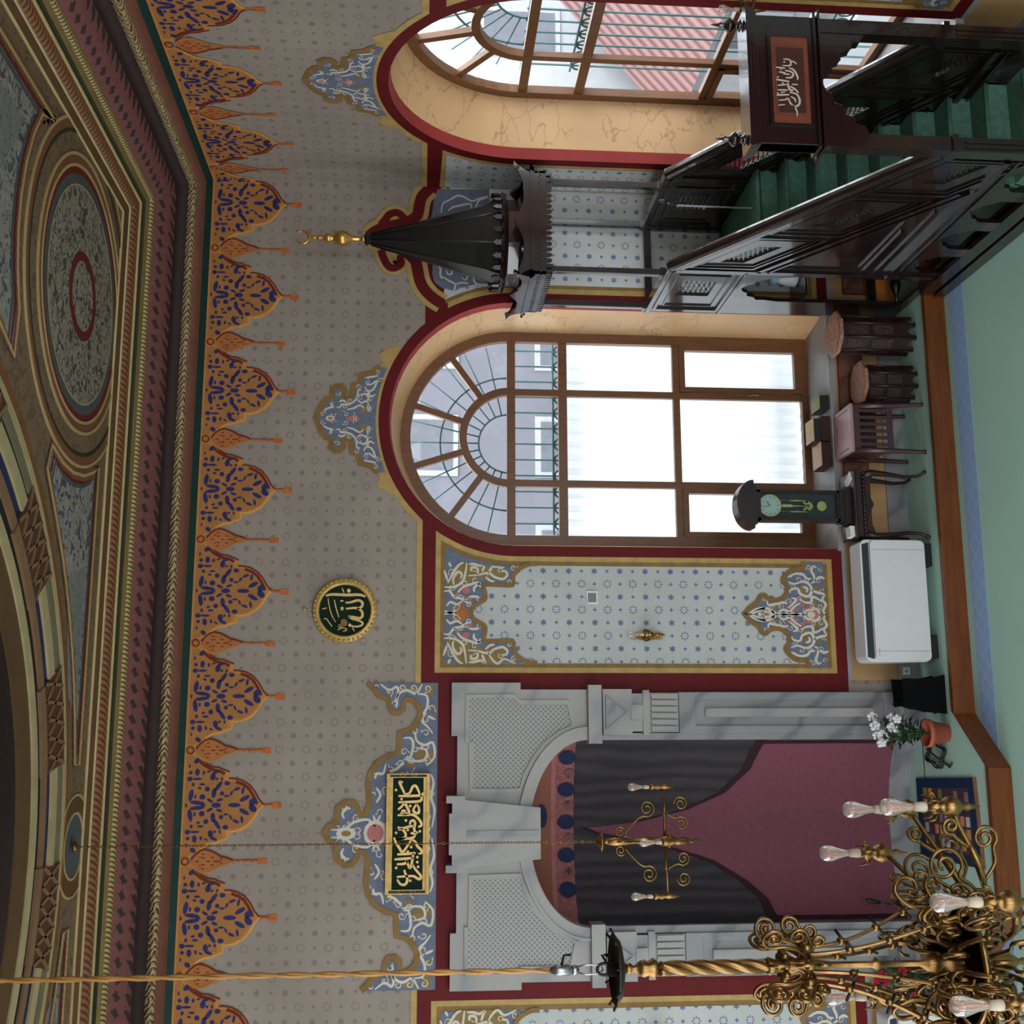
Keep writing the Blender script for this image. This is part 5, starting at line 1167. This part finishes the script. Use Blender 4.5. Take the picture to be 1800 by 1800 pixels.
b.ribbon([(-.045, .5), (-.02, .47), (-.03, .42), (0, .4), (.03, .42), (.02, .47), (.045, .5)], .018, f, .03, BRS); b.ribbon([(-.05, .44), (0, .42), (.05, .44)], .014, f, .032, BRS); b.build('pendulum', None, e, world=False)
for x in (-.06, .06): b = MB(); b.tube([(x, -.015, .64), (x, -.015, .46)], .009, 8, BRS); b.tube([(x, -.015, .78), (x, -.015, .64)], .002, 5, BRS); b.build('weight', None, e, world=False)
b = MB(); b.prism([(-w_+.03, .14), (w_-.03, .14), (w_-.03, hh-.05), (-w_+.03, hh-.05)], f, .062, .064, GLASS); b.build('glass_door', None, e, world=False)
PAPER = M('white_paper', (226, 226, 222), .8, var=.03)
def sheet(label, x, y, z, sx, sy, sz, rz):
    b = MB(); b.box(-sx, sx, -sy, sy, 0, sz, PAPER); o = b.build('paper_pad', None, None, (x, y, z)); o.rotation_euler = (0, 0, rz); tag(o, label, 'paper')
sheet('white paper pad on the console table, on the window side of the clock', -3.40, -.40, .792, .05, .09, .008, .5)
sheet('white tissue box on the console table, on the air conditioner side of the clock', -3.97, -.43, .792, .055, .06, .05, .1)
# ------------------------------------------------------------------ books on the sill
def book(label, x, z, w_, d_, h, cov, top, rz=0):
    e = empty('book', (x, .13, z), rz); tag(e, label, 'book', 'books on the window sill')
    MB().box(-w_/2, w_/2, -d_/2, d_/2, h-.008, h, top).build('upper_cover', None, e, world=False)
    b = MB(); b.box(-w_/2+.004, w_/2-.004, -d_/2+.006, d_/2-.006, .006, h-.008, cov); b.box(-w_/2, w_/2, -d_/2, d_/2, 0, .006, cov); b.box(-w_/2, -w_/2+.008, -d_/2, d_/2, 0, h, cov); b.build('pages', None, e, world=False)
BKB = M('dark_brown_leather', (58, 40, 34), .5); BKK = M('black_leather_cover', (28, 26, 28), .45); TGRN = M('olive_gilt_cover', (148, 142, 96), .5, var=.2, scale=30); TTAN = M('tan_gilt_cover', (196, 166, 122), .5, var=.15, scale=30); TPEACH = M('pale_tan_cover', (204, 166, 132), .5, var=.1, scale=20)
zs_ = .814
book('dark book with an olive gilt cover, first on the sill from the minbar', -2.42, zs_, .17, .26, .11, BKK, TGRN)
book('thick brown book at the bottom of the stack in the middle of the sill', -2.72, zs_, .29, .26, .10, BKB, BKB)
book('black book with a tan lettered cover, on top of the brown one on the sill', -2.74, zs_+.101, .27, .25, .09, BKK, TTAN)
book('large brown book with a pale tan cover, on the sill nearest the clock', -3.02, zs_, .28, .27, .12, BKB, TPEACH, .03)
# ------------------------------------------------------------------ floor standing air conditioners
ACW = M('white_appliance_plastic', (214, 214, 216), .35, var=.02); ACG = M('dark_grille', (40, 46, 50), .4); ACS = M('grey_seam', (150, 152, 156), .5)
def aircon(x, label):
    e = empty('air_conditioner', (x, -.40, 0)); tag(e, label, 'air conditioner', 'floor standing air conditioners')
    W_ = .635; z0, z1 = .09, .775
    rr = lambda w_, a, b_, r, n=6: [(sx*(w_-r)+r*math.cos(t_), sz+r*math.sin(t_)) for sx, sz, q in ((1, b_-r, 0), (-1, b_-r, 1), (-1, a+r, 2), (1, a+r, 3)) for t_ in [PI/2*q+PI/2*i/n for i in range(n+1)]]
    f = lambda a, c, d: (a, -d, c)
    b = MB(); b.prism(rr(W_, z0, z1, .07), f, -.13, .15, ACW); b.build('housing', None, e, world=False, bevel=.02)
    b = MB(); b.prism(rr(W_-.012, z0+.005, z1-.095, .05), f, .15, .185, ACW)
    for s_ in (-1, 1): b.box(s_*(W_-.11)-.002, s_*(W_-.11)+.002, -.1865, -.184, z0+.01, z1-.1, ACS)
    b.box(-W_+.06, -W_+.14, -.1865, -.184, z1-.135, z1-.128, ACS)
    b.build('front_panel', None, e, world=False, bevel=.012)
    b = MB(); b.prism([(-W_+.03, z1-.09), (W_-.03, z1-.09), (W_-.05, z1-.02), (-W_+.05, z1-.02)], f, .14, .156, ACG); 
    b.build('outlet_grille', None, e, world=False)
    for s_ in (-1, 1): b = MB(); b.box(s_*.48-.12, s_*.48+.12, -.15, .12, 0, .09, BLKP); b.build('foot', None, e, world=False, bevel=.01)
aircon(-4.70, 'white floor air conditioner against the wall between the clock table and the mihrab'); aircon(2*XM+4.70, 'white floor air conditioner behind the brass chandelier, beyond the mihrab')
# ------------------------------------------------------------------ black draped loudspeaker, potted plants, cable, rug
e = empty('draped_loudspeaker', (-5.66, -.5, 0)); tag(e, 'black box draped in cloth on the platform beside the flower pot', 'loudspeaker')
BLKC = M('black_cloth', (12, 12, 14), .95, spec=.1)
b = MB(); b.prism([(-.17, 0), (.17, 0), (.15, .2), (.13, .42), (-.10, .42), (-.15, .25)], lambda a, c, d: (a-.0, d, c), -.14, .14, BLKC); b.build('cloth_cover', None, e, world=False, bevel=.03)
b = MB(); b.box(-.12, .12, -.1, .1, 0, .38, BLKP); b.build('box', None, e, world=False)
TERR = M('terracotta_pot', (176, 92, 70), .7, var=.1); LEAFM = M('dark_green_leaf', (40, 66, 40), .45, var=.35, scale=20); PETW = M('white_petal', (224, 218, 224), .6, var=.04); PETR = M('red_petal', (176, 26, 44), .6, var=.1); STEM = M('green_stem', (60, 84, 50), .6)
def plant(x, y, label, pet, lean, nfl, seed):
    rnd = random.Random(seed); e = empty('potted_flower', (x, y, 0)); tag(e, label, 'plant')
    b = MB(); b.lathe([(.085, 0), (.125, .19), (.14, .19), (.145, .235), (.125, .235), (.115, .2), (.001, .195)], (0, 0, 0), 20, TERR); b.build('flower_pot', None, e, world=False)
    st_ = MB(); lf = MB(); fl = []
    for i in range(20):
        a = rnd.uniform(0, 2*PI); l = rnd.uniform(.06, .17); h = rnd.uniform(.22, .52)
        tip_ = Vector((math.cos(a)*l+lean[0]*h, math.sin(a)*l*.7+lean[1]*h, .2+h)); 
        st_.tube([(0, 0, .19), tuple(tip_*.5+Vector((0, 0, .15))), tuple(tip_)], .004, 5, STEM)
        for k in range(7):
            q = tip_*rnd.uniform(.4, 1)+Vector((0, 0, .05)); q.z = max(q.z, .22); r = rnd.uniform(.035, .07); aa_ = rnd.uniform(0, 2*PI); dv = Vector((math.cos(aa_), math.sin(aa_), rnd.uniform(-.5, .3))).normalized(); sd = dv.cross(Vector((0, 0, 1))).normalized()
            lf.add([q, q+dv*r*.7+sd*r*.5+Vector((0, 0, .01)), q+dv*r*1.8, q+dv*r*.7-sd*r*.5+Vector((0, 0, .01))], [(0, 1, 2), (0, 2, 3)], LEAFM)
        if i < nfl: fl.append(tip_)
    st_.build('stems', None, e, world=False); lf.build('leaves', None, e, world=False)
    for tip_ in fl:
        m_ = MB(); r = rnd.uniform(.028, .045)
        for k in range(5):
            a = 2*PI*k/5; m_.sphere((tip_.x+r*.75*math.cos(a), tip_.y-.02, tip_.z+r*.75*math.sin(a)+.02), r*.62, 6, pet, (1, .6, 1))
        m_.sphere((tip_.x, tip_.y-.03, tip_.z+.02), r*.4, 6, pet); m_.build('flower', None, e, world=False)
plant(-6.05, -.62, 'terracotta pot of white flowers on the platform corner beside the mihrab', PETW, (.02, .25), 12, 5); plant(2*XM+5.62, -.35, 'pot of red flowers behind the brass chandelier, on the far side of the mihrab', PETR, (.0, .1), 9, 9)
e = MB(); pts = []
for i in range(90):
    a = i/90*2*PI*3.2; r = .15+.03*math.sin(i*.9)+.012*math.cos(i*.37); pts.append((r*.75*math.cos(a), r*1.5*math.sin(a)*.85, .012+.012*(i//28)+.004*math.sin(i)))
pts += [(-.09, -.2, .01), (-.12, -.27, .01), (-.08, -.33, .01)]
e.tube(pts, .0085, 6, BLKP); o = e.build('coiled_cable', None, None, (-6.27, -.36, 0)); tag(o, 'black coiled cable lying on the green carpet before the mihrab', 'cable')
e = empty('prayer_rug', (-6.91, -.49, 0)); tag(e, 'navy bordered patchwork prayer rug with orange fringe lying before the mihrab niche', 'rug')
NAVYR = M('navy_rug_border', (30, 48, 78), .95, var=.15, scale=30, spec=.1); RUGF = M('grey_brown_rug_field', (66, 60, 68), .95, var=.15, scale=40, spec=.1); FRNG = M('orange_fringe_yarn', (172, 122, 88), .95, var=.3, scale=60)
fr_ = lambda a, c, d: (a, c, d)
b = MB(); q = [(-.40, -.66), (.44, -.6), (.38, .68), (-.42, .68)]; b.prism(q, fr_, .002, .012, NAVYR); b.flat([(-.30, -.55), (.34, -.5), (.29, .55), (-.33, .55)], fr_, .0135, RUGF)
pal = [M('patch_'+n, c_, .95, spec=.1) for n, c_ in (('lilac', (168, 150, 170)), ('pale', (190, 184, 196)), ('coral', (206, 122, 98)), ('ochre', (196, 140, 78)), ('mauve', (130, 104, 118)), ('olive', (126, 120, 70)), ('plum', (78, 52, 60)), ('dark', (62, 50, 56)))]
rnd = random.Random(3)
for i in range(5):
    for j in range(9):
        a = -.27+i*.118; c_ = -.5+j*.115; b.flat([(a, c_), (a+.095, c_+.004), (a+.09, c_+.09), (a-.003, c_+.086)], fr_, .0145, rnd.choice(pal))
b.build('woven_field', None, e, world=False)
b = MB()
for i in range(60): x = -.40+.84*i/60; b.box(x, x+.009, -.73+.06*i/60, -.655+.06*i/60, .002, .008, FRNG)
o = b.build('rug_fringe', None, e, world=False)
# ------------------------------------------------------------------ small things on the wall
c0 = P(1040, 1051, Y=0); b = MB(); b.prism([(c0.x-.065, c0.z-.055), (c0.x+.065, c0.z-.055), (c0.x+.065, c0.z+.055), (c0.x-.065, c0.z+.055)], BK, .011, .03, ACW)
e = empty('thermostat', (c0.x, 0, c0.z)); tag(e, 'small white framed grey thermostat on the painted panel right of the mihrab', 'thermostat'); b.build('casing', None, e, bevel=.004)
b = MB(); b.flat([(c0.x-.05, c0.z-.045), (c0.x+.05, c0.z-.045), (c0.x+.05, c0.z+.045), (c0.x-.05, c0.z+.045)], BK, .0315, M('grey_screen', (104, 106, 106), .4)); b.build('screen', None, e)
c0 = P(1607, 1180, Y=0); b = MB(); b.box(c0.x-.04, c0.x+.04, -.045, -.03, .1, .18, ACW); b.sphere((c0.x, -.046, .14), .018, 8, ACS, (1, .3, 1)); tag(b.build('power_socket'), 'white power socket low on the marble foot of the wall by the draped box', 'socket')
# ------------------------------------------------------------------ brass chandeliers and wall lamps
AGED = M('aged_brass', (136, 104, 62), .33, .95, var=.25, scale=18); BRONZE = M('dark_bronze', (34, 27, 20), .5, .5, var=.3); CABLE = M('gilt_twisted_cable', (168, 122, 62), .5, .3, var=.2)
FIL = M('amber_filament', (206, 112, 62), .5); PORC = M('pale_lamp_holder', (196, 182, 160), .5)
t = NT('clear_bulb_glass'); tr = t.new('ShaderNodeBsdfTransparent'); tr.inputs[0].default_value = (.97, .95, .93, 1); gl = t.new('ShaderNodeBsdfGlossy'); gl.inputs['Roughness'].default_value = .04; df = t.new('ShaderNodeBsdfDiffuse'); df.inputs[0].default_value = (.85, .78, .74, 1)
lw = t.new('ShaderNodeLayerWeight'); lw.inputs[0].default_value = .35; m1 = t.new('ShaderNodeMixShader'); m1.inputs[0].default_value = .22; t.l.new(tr.outputs[0], m1.inputs[1]); t.l.new(df.outputs[0], m1.inputs[2])
m2 = t.new('ShaderNodeMixShader'); t.l.new(lw.outputs['Facing'], m2.inputs[0]); t.l.new(m1.outputs[0], m2.inputs[1]); t.l.new(gl.outputs[0], m2.inputs[2]); t.l.new(m2.outputs[0], t.out.inputs[0]); BULBG = t.m
def bulb_mesh(parent, loc, s_=1.0, name='bulb'):
    b = MB(); b.lathe([(.014*s_, 0), (.016*s_, .02*s_), (.026*s_, .06*s_), (.038*s_, .095*s_), (.041*s_, .115*s_), (.036*s_, .14*s_), (.022*s_, .155*s_), (.001, .16*s_)], (0, 0, 0), 16, BULBG)
    for k in range(4):
        a = PI/2*k+.4; b.tube([(.006*s_*math.cos(a), .006*s_*math.sin(a), .03*s_), (.016*s_*math.cos(a), .016*s_*math.sin(a), .075*s_), (.010*s_*math.cos(a), .010*s_*math.sin(a), .125*s_)], .0035*s_, 5, FIL)
    b.tube([(0, 0, 0), (0, 0, .06*s_)], .005*s_, 6, FIL)
    return b.build(name, None, parent, loc)
def scroll3(b, o, ur, uz, pts, r, mt, n=3):
    o = Vector(o); b.tube([o+ur*p[0]+Vector((0, 0, p[1])) for p in catmull(pts, n)], r, 6, mt)
def rad(a): return Vector((math.cos(a), math.sin(a), 0))
# --- small four light chandelier on its chain before the mihrab
e = empty('hanging_chandelier', (XM, -1.1, 2.67)); tag(e, 'small four bulb brass chandelier hanging on a long chain in front of the mihrab', 'chandelier')
b = MB(); L = []; z = 3.70
while z < 8.42: L.append(z); z += .034
for i, z in enumerate(L):
    h = .021
    q = [(.009*math.cos(2*PI*k/8), h*math.sin(2*PI*k/8)) for k in range(8)]
    b.tube([(p[0] if i % 2 else 0, 0 if i % 2 else p[0], z+p[1]) for p in q], .0035, 4, AGED, closed=True)
b.lathe([(.05, 8.40), (.04, 8.38), (.012, 8.36)], (0, 0, 0), 12, AGED)
b.build('chain', None, e, (0, 0, -2.67))
b = MB(); b.lathe([(.002, 2.67), (.012, 2.72), (.02, 2.75), (.012, 2.78), (.03, 2.82), (.034, 2.86), (.016, 2.9), (.035, 2.93), (.05, 2.97), (.055, 3.01), (.05, 3.06), (.022, 3.1), (.034, 3.16), (.042, 3.24), (.022, 3.3), (.03, 3.36), (.04, 3.42), (.045, 3.5), (.03, 3.57), (.012, 3.6), (.07, 3.625), (.10, 3.63), (.06, 3.645), (.01, 3.68), (.008, 3.72)], (0, 0, 0), 16, AGED); 
for k in range(8):
    a = PI/4*k; b.sphere((.05*math.cos(a), .05*math.sin(a), 2.99), .018, 6, AGED); b.sphere((.03*math.cos(a), .03*math.sin(a), 2.86), .012, 6, AGED)
b.build('stem', None, e, (0, 0, -2.67))
for k in range(4):
    a = math.radians(4+90*k); u = rad(a); b = MB()
    b.tube([tuple(u*.04+Vector((0, 0, 3.03))), tuple(u*.49+Vector((0, 0, 3.02)))], .013, 8, AGED); b.sphere(tuple(u*.24+Vector((0, 0, 3.03))), .02, 8, AGED)
    for pts in ([(.05, 3.42), (.12, 3.36), (.2, 3.28)] + spiral((.295, 3.19), .078, .018, 2.7, 1.7, 22), spiral((.08, 3.45), .05, .012, -1.0, 1.5, 16), spiral((.335, 2.865), .068, .015, 1.6, -1.6, 20), [(.25, 3.01), (.22, 2.96)] + spiral((.155, 2.865), .065, .014, .7, -1.6, 20)): scroll3(b, (0, 0, 0), u, None, pts, .009, AGED, 2)
    o_ = tuple(u*.49); b.lathe([(.002, 2.90), (.014, 2.94), (.02, 2.97), (.026, 3.02), (.016, 3.05), (.03, 3.08), (.018, 3.11), (.034, 3.14), (.02, 3.16)], o_, 10, AGED)
    ar = b.build('arm', None, e, (0, 0, -2.67))
    s2 = MB(); s2.lathe([(.016, 0), (.019, .02), (.017, .055)], (0, 0, 0), 10, PORC); s2.build('lamp_holder', None, ar, (o_[0], o_[1], 3.16))
    bulb_mesh(ar, (o_[0], o_[1], 3.215), .95)
# --- large chandelier in the hall
CX, CY = -7.02, -6.8
e = empty('large_chandelier', (CX, CY, 2.6)); tag(e, 'large ornate brass chandelier with bulbs on scrolled arms, hanging from a thick gilt cable', 'chandelier')
b = MB()
for ph in (0, PI):
    b.tube([(.006*math.cos(ph+i*.9), .006*math.sin(ph+i*.9), 4.74+i*.045) for i in range(124)], .0075, 6, CABLE)
b.build('cable', None, e, (0, 0, -2.6))
b = MB(); b.lathe([(.012, 4.66), (.022, 4.665), (.022, 4.72), (.012, 4.75)], (0, 0, 0), 10, STEEL); b.tube([(.022, 0, 4.70), (.06, 0, 4.69), (.062, 0, 4.66)], .006, 6, BRONZE)
b.sphere((0, 0, 4.645), .022, 8, STEEL)
for s_ in (-1, 1): b.tube([(s_*.01, 0, 4.64), (s_*.02, 0, 4.59), (s_*.018, 0, 4.535), (0, 0, 4.52)], .004, 6, STEEL)
b.build('pulley', None, e, (0, 0, -2.6))
b = MB(); b.tube([(.024*math.cos(i*PI/8), 0, 4.515+.03*math.sin(i*PI/8)) for i in range(16)], .007, 6, BRONZE, closed=True); b.tube([(.03, .01, 4.475), (.06, .02, 4.49), (.055, .02, 4.52), (.02, 0, 4.5)], .006, 6, BRONZE)
b.lathe([(.03, 4.50), (.03, 4.45), (.07, 4.445), (.12, 4.455), (.145, 4.475), (.15, 4.47), (.12, 4.445), (.05, 4.43), (.02, 4.425)], (0, 0, 0), 18, BRONZE)
for k in range(9):
    a = 2*PI*k/9; b.tube([tuple(rad(a)*.14+Vector((0, 0, 4.468))), tuple(rad(a)*.17+Vector((0, 0, 4.485)))], .006, 5, BRONZE)
b.build('canopy_dish', None, e, (0, 0, -2.6))
b = MB(); b.lathe([(.02, 4.43), (.025, 4.4), (.012, 4.385), (.03, 4.36), (.038, 4.34), (.03, 4.32), (.045, 4.30), (.03, 4.28)], (0, 0, 0), 14, AGED)
for k in range(3): b.tube([(.017*math.cos(2*PI*k/3+i*.42), .017*math.sin(2*PI*k/3+i*.42), 3.78+i*.0205) for i in range(25)], .0165, 8, AGED)
b.lathe([(.024, 3.80), (.04, 3.785), (.028, 3.76), (.03, 3.72), (.045, 3.69), (.03, 3.66), (.05, 3.63), (.03, 3.60), (.02, 3.54), (.014, 3.5), (.014, 3.32), (.03, 3.3), (.014, 3.28), (.014, 3.1), (.035, 3.07), (.045, 3.03), (.02, 2.99), (.06, 2.95), (.085, 2.9), (.08, 2.84), (.05, 2.78), (.04, 2.75), (.05, 2.71), (.03, 2.67), (.012, 2.64), (.018, 2.62), (.002, 2.6)], (0, 0, 0), 18, AGED)
b.build('stem', None, e, (0, 0, -2.6))
# crown of scrolls
for k in range(8):
    a = 2*PI*k/8+.2; u = rad(a); b = MB()
    for pts in ([(.03, 3.62), (.08, 3.65), (.105, 3.72)] + spiral((.155, 3.78), .055, .012, 3.3, -1.7, 20), [(.03, 3.60), (.09, 3.60), (.14, 3.62)] + spiral((.165, 3.675), .042, .010, -1.6, 1.6, 16), spiral((.14, 3.585), .034, .010, 2.2, 1.4, 14)): scroll3(b, (0, 0, 0), u, None, pts, .0085, AGED)
    b.sphere(tuple(u*.155+Vector((0, 0, 3.785))), .018, 7, AGED); b.sphere(tuple(u*.055+Vector((0, 0, 3.72))), .02, 7, AGED); b.sphere(tuple(u*.10+Vector((0, 0, 3.63))), .026, 8, AGED)
    b.build('crown_scroll', None, e, (0, 0, -2.6))
for k in range(6):
    a = 2*PI*k/6+.35; u = rad(a); b = MB()
    scroll3(b, (0, 0, 0), u, None, [(.07, 3.62), (.085, 3.5), (.12, 3.36), (.19, 3.2), (.27, 3.05), (.31, 2.96)], .0085, AGED, 5)
    for r_, z_ in ((.1, 3.44), (.155, 3.27), (.22, 3.13)): b.sphere(tuple(u*r_+Vector((0, 0, z_))), .02, 7, AGED); b.tube([tuple(u*(r_-.03)+Vector((0, 0, z_-.03))), tuple(u*(r_+.05)+Vector((0, 0, z_+.02)))], .007, 5, BRONZE)
    sd = Vector((-u.y, u.x, 0))
    for pts in ([(.24, 3.0), (.25, 3.1), (.31, 3.15), (.37, 3.11), (.36, 3.05), (.31, 3.05), (.31, 3.09)], [(.27, 2.98), (.33, 3.0), (.38, 2.98), (.40, 3.02), (.37, 3.04)]): scroll3(b, (0, 0, 0), u, None, pts, .012, AGED)
    for sg in (-1, 1): b.tube([tuple(u*.27+sd*sg*(.03+.04*math.cos(t_))+Vector((0, 0, 3.03+.05*math.sin(t_)))) for t_ in [i*.6 for i in range(9)]], .008, 5, AGED)
    b.build('strut', None, e, (0, 0, -2.6))
b = MB(); rnd = random.Random(11)
for k in range(12):
    a = 2*PI*k/12; u = rad(a); sd = Vector((-u.y, u.x, 0))
    scroll3(b, (0, 0, 0), u, None, [(.08, 2.9), (.18, 2.98), (.27, 2.94), (.29, 2.86), (.23, 2.83), (.2, 2.88), (.235, 2.9)], .012, AGED)
    scroll3(b, (0, 0, 0), u, None, [(.06, 2.8), (.14, 2.74), (.22, 2.76), (.24, 2.7), (.19, 2.67), (.17, 2.71)], .010, AGED)
    scroll3(b, (0, 0, 0), u+sd*.35, None, [(.10, 2.93), (.13, 3.03), (.19, 3.06), (.22, 3.0), (.18, 2.96), (.165, 3.0)], .011, AGED); scroll3(b, (0, 0, 0), u-sd*.35, None, [(.16, 2.84), (.24, 2.80), (.31, 2.84), (.30, 2.9), (.26, 2.89)], .010, AGED)
    b.sphere(tuple(u*.13+Vector((0, 0, 2.86))), .032, 8, AGED); b.sphere(tuple(u*.3+Vector((0, 0, 2.9))), .018, 6, AGED)
b.lathe([(.26, 2.925), (.275, 2.94), (.29, 2.925), (.275, 2.91), (.26, 2.925)], (0, 0, 0), 32, AGED)
b.build('scroll_basket', None, e, (0, 0, -2.6))
angs = [(-59, .66), (-9, .69), (29, .73), (61, .82), (112, .81), (150, .75), (187, .72), (232, .70), (268, .68)]
proto = None
for i, (ad, R_) in enumerate(angs):
    b = MB(); u = Vector((1, 0, 0)); sd = Vector((0, 1, 0))
    scroll3(b, (0, 0, 0), u, None, [(.1, 2.86), (.22, 2.82), (.36, 2.80), (.5, 2.86), (R_-.08, 2.92), (R_, 2.95)], .0125, AGED, 4)
    b.tube([(.34, 0, 2.80), (.44, 0, 2.83), (.52, 0, 2.87)], [.014, .021, .014], 8, AGED)
    for pts in ([(.28, 2.81), (.34, 2.86)] + spiral((.43, 2.985), .085, .016, -2.2, 1.8, 24), [(.36, 2.8), (.44, 2.75)] + spiral((.55, 2.8), .06, .014, -2.4, 1.6, 18), [(.5, 2.86), (.55, 2.93)] + spiral((.605, 2.955), .04, .010, 3.4, -1.5, 14)): scroll3(b, (0, 0, 0), u, None, pts, .009, AGED)
    b.lathe([(.002, 2.82), (.012, 2.86), (.02, 2.88), (.012, 2.9), (.04, 2.93), (.05, 2.96), (.035, 2.99), (.018, 3.01), (.045, 3.035), (.018, 3.05), (.022, 3.07)], (R_, 0, 0), 12, AGED)
    for k in range(7):
        a = 2*PI*k/7; b.tube([(R_+.02*math.cos(a), .02*math.sin(a), 3.02), (R_+.06*math.cos(a), .06*math.sin(a), 3.04), (R_+.065*math.cos(a), .065*math.sin(a), 3.07)], [.008, .007, .003], 5, AGED)
    o_ = b.build('arm', None, e, (0, 0, -2.6)); o_.rotation_euler = (0, 0, math.radians(ad))
    s2 = MB(); s2.lathe([(.02, 0), (.023, .02), (.019, .06)], (0, 0, 0), 10, PORC); s2.build('lamp_holder', None, o_, (R_, 0, 3.065))
    bulb_mesh(o_, (R_, 0, 3.122), 1.0)
# gooseneck microphone in the mihrab
e = empty('microphone_stand', (-7.83, .06, 0)); tag(e, 'black microphone stand in the far corner of the mihrab niche, behind the brass chandelier', 'microphone stand')
MB().lathe([(.08, 0), (.08, .012), (.015, .02), (.008, .03), (.008, .4)], (-7.80, .06, 0), 12, BLKP).build('stand', None, e)
b = MB(); b.tube([(-7.80, .06, .39), (-7.79, .05, .48), (-7.775, .04, .56)], .007, 6, BLKP); b.tube([(-7.775, .04, .55), (-7.765, .03, .6), (-7.75, .02, .68), (-7.745, .015, .70)], [.016, .022, .022, .012], 8, BLKP); b.build('head', None, e)
# --- brass wall lamps
def sconce(label, loc, rz):
    e = empty('wall_lamp', loc, rz); tag(e, label, 'wall lamp', 'brass wall lamps')
    b = MB(); b.prism([(0, -.2), (.04, -.12), (.055, 0), (.04, .09), (0, .14), (-.04, .09), (-.055, 0), (-.04, -.12)], lambda a, c, d: (a, -d, c), .012, .03, AGED); b.lathe([(.001, 0), (.03, .01), (.02, .03), (.001, .04)], (0, -.03, 0), 12, AGED, Matrix(((1, 0, 0), (0, 0, -1), (0, 1, 0)))); b.build('backplate', None, e, world=False)
    b = MB(); b.tube([(0, -.03, -.02), (0, -.10, -.07), (0, -.16, -.05), (0, -.18, 0)], .012, 8, AGED); b.tube([(0, -.04, .03), (0, -.09, .08), (0, -.13, .05), (0, -.10, .03)], .009, 6, AGED)
    for s_ in (-1, 1): b.tube([(s_*.01, -.06, -.04), (s_*.05, -.07, -.02), (s_*.06, -.07, .03), (s_*.035, -.07, .04), (s_*.03, -.07, .015)], .008, 6, AGED)
    b.lathe([(.002, -.16), (.012, -.11), (.02, -.08), (.01, -.05), (.03, -.02), (.036, 0), (.02, .02), (.034, .04), (.018, .06)], (0, -.18, 0), 12, AGED)
    for k in range(5):
        a = 2*PI*k/5; b.sphere((.035*math.cos(a), -.18+.035*math.sin(a), .01), .014, 6, AGED)
    ar = b.build('arm', None, e, world=False)
    s2 = MB(); s2.lathe([(.016, 0), (.018, .02), (.016, .05)], (0, 0, 0), 10, PORC); s2.build('lamp_holder', None, ar, (0, -.18, .06))
    bulb_mesh(ar, (0, -.18, .105), .85)
c0 = P(1140, 1116, Y=-.12); sconce('brass wall lamp with one bulb on the painted panel between window and mihrab', (c0.x, 0, c0.z), 0)
sconce('brass wall lamp on the painted panel beyond the mihrab, at the edge of the hall', (2*XM-c0.x, 0, c0.z), 0)
c1 = P(1312, 14, X=-.16); sconce('brass wall lamp on the side wall next to the right window', (0, c1.y, c1.z), -PI/2)
# ------------------------------------------------------------------ sky portals in the window openings (sampling aids for the same daylight)
def portal(loc, rot):
    l = bpy.data.lights.new('window_daylight', 'AREA'); l.shape = 'RECTANGLE'; l.size = 2.75; l.size_y = 4.95; l.cycles.is_portal = True
    o = bpy.data.objects.new('window_daylight', l); COL.objects.link(o); o.location = loc; o.rotation_euler = rot
H = PI/2
portal((CX1, .78, 3.25), (-H, 0, 0))
for y in (CY2, -7.0, -11.2): portal((.78 if y == CY2 else .02, y, 3.25), (H, 0, H))
for y in (-2.085, -7.0, -11.2): portal((XW-.02, y, 3.25), (H, 0, -H))
for x in (-2.716, -7.03, -11.344): portal((x, YF-.02, 3.25), (H, 0, 0))
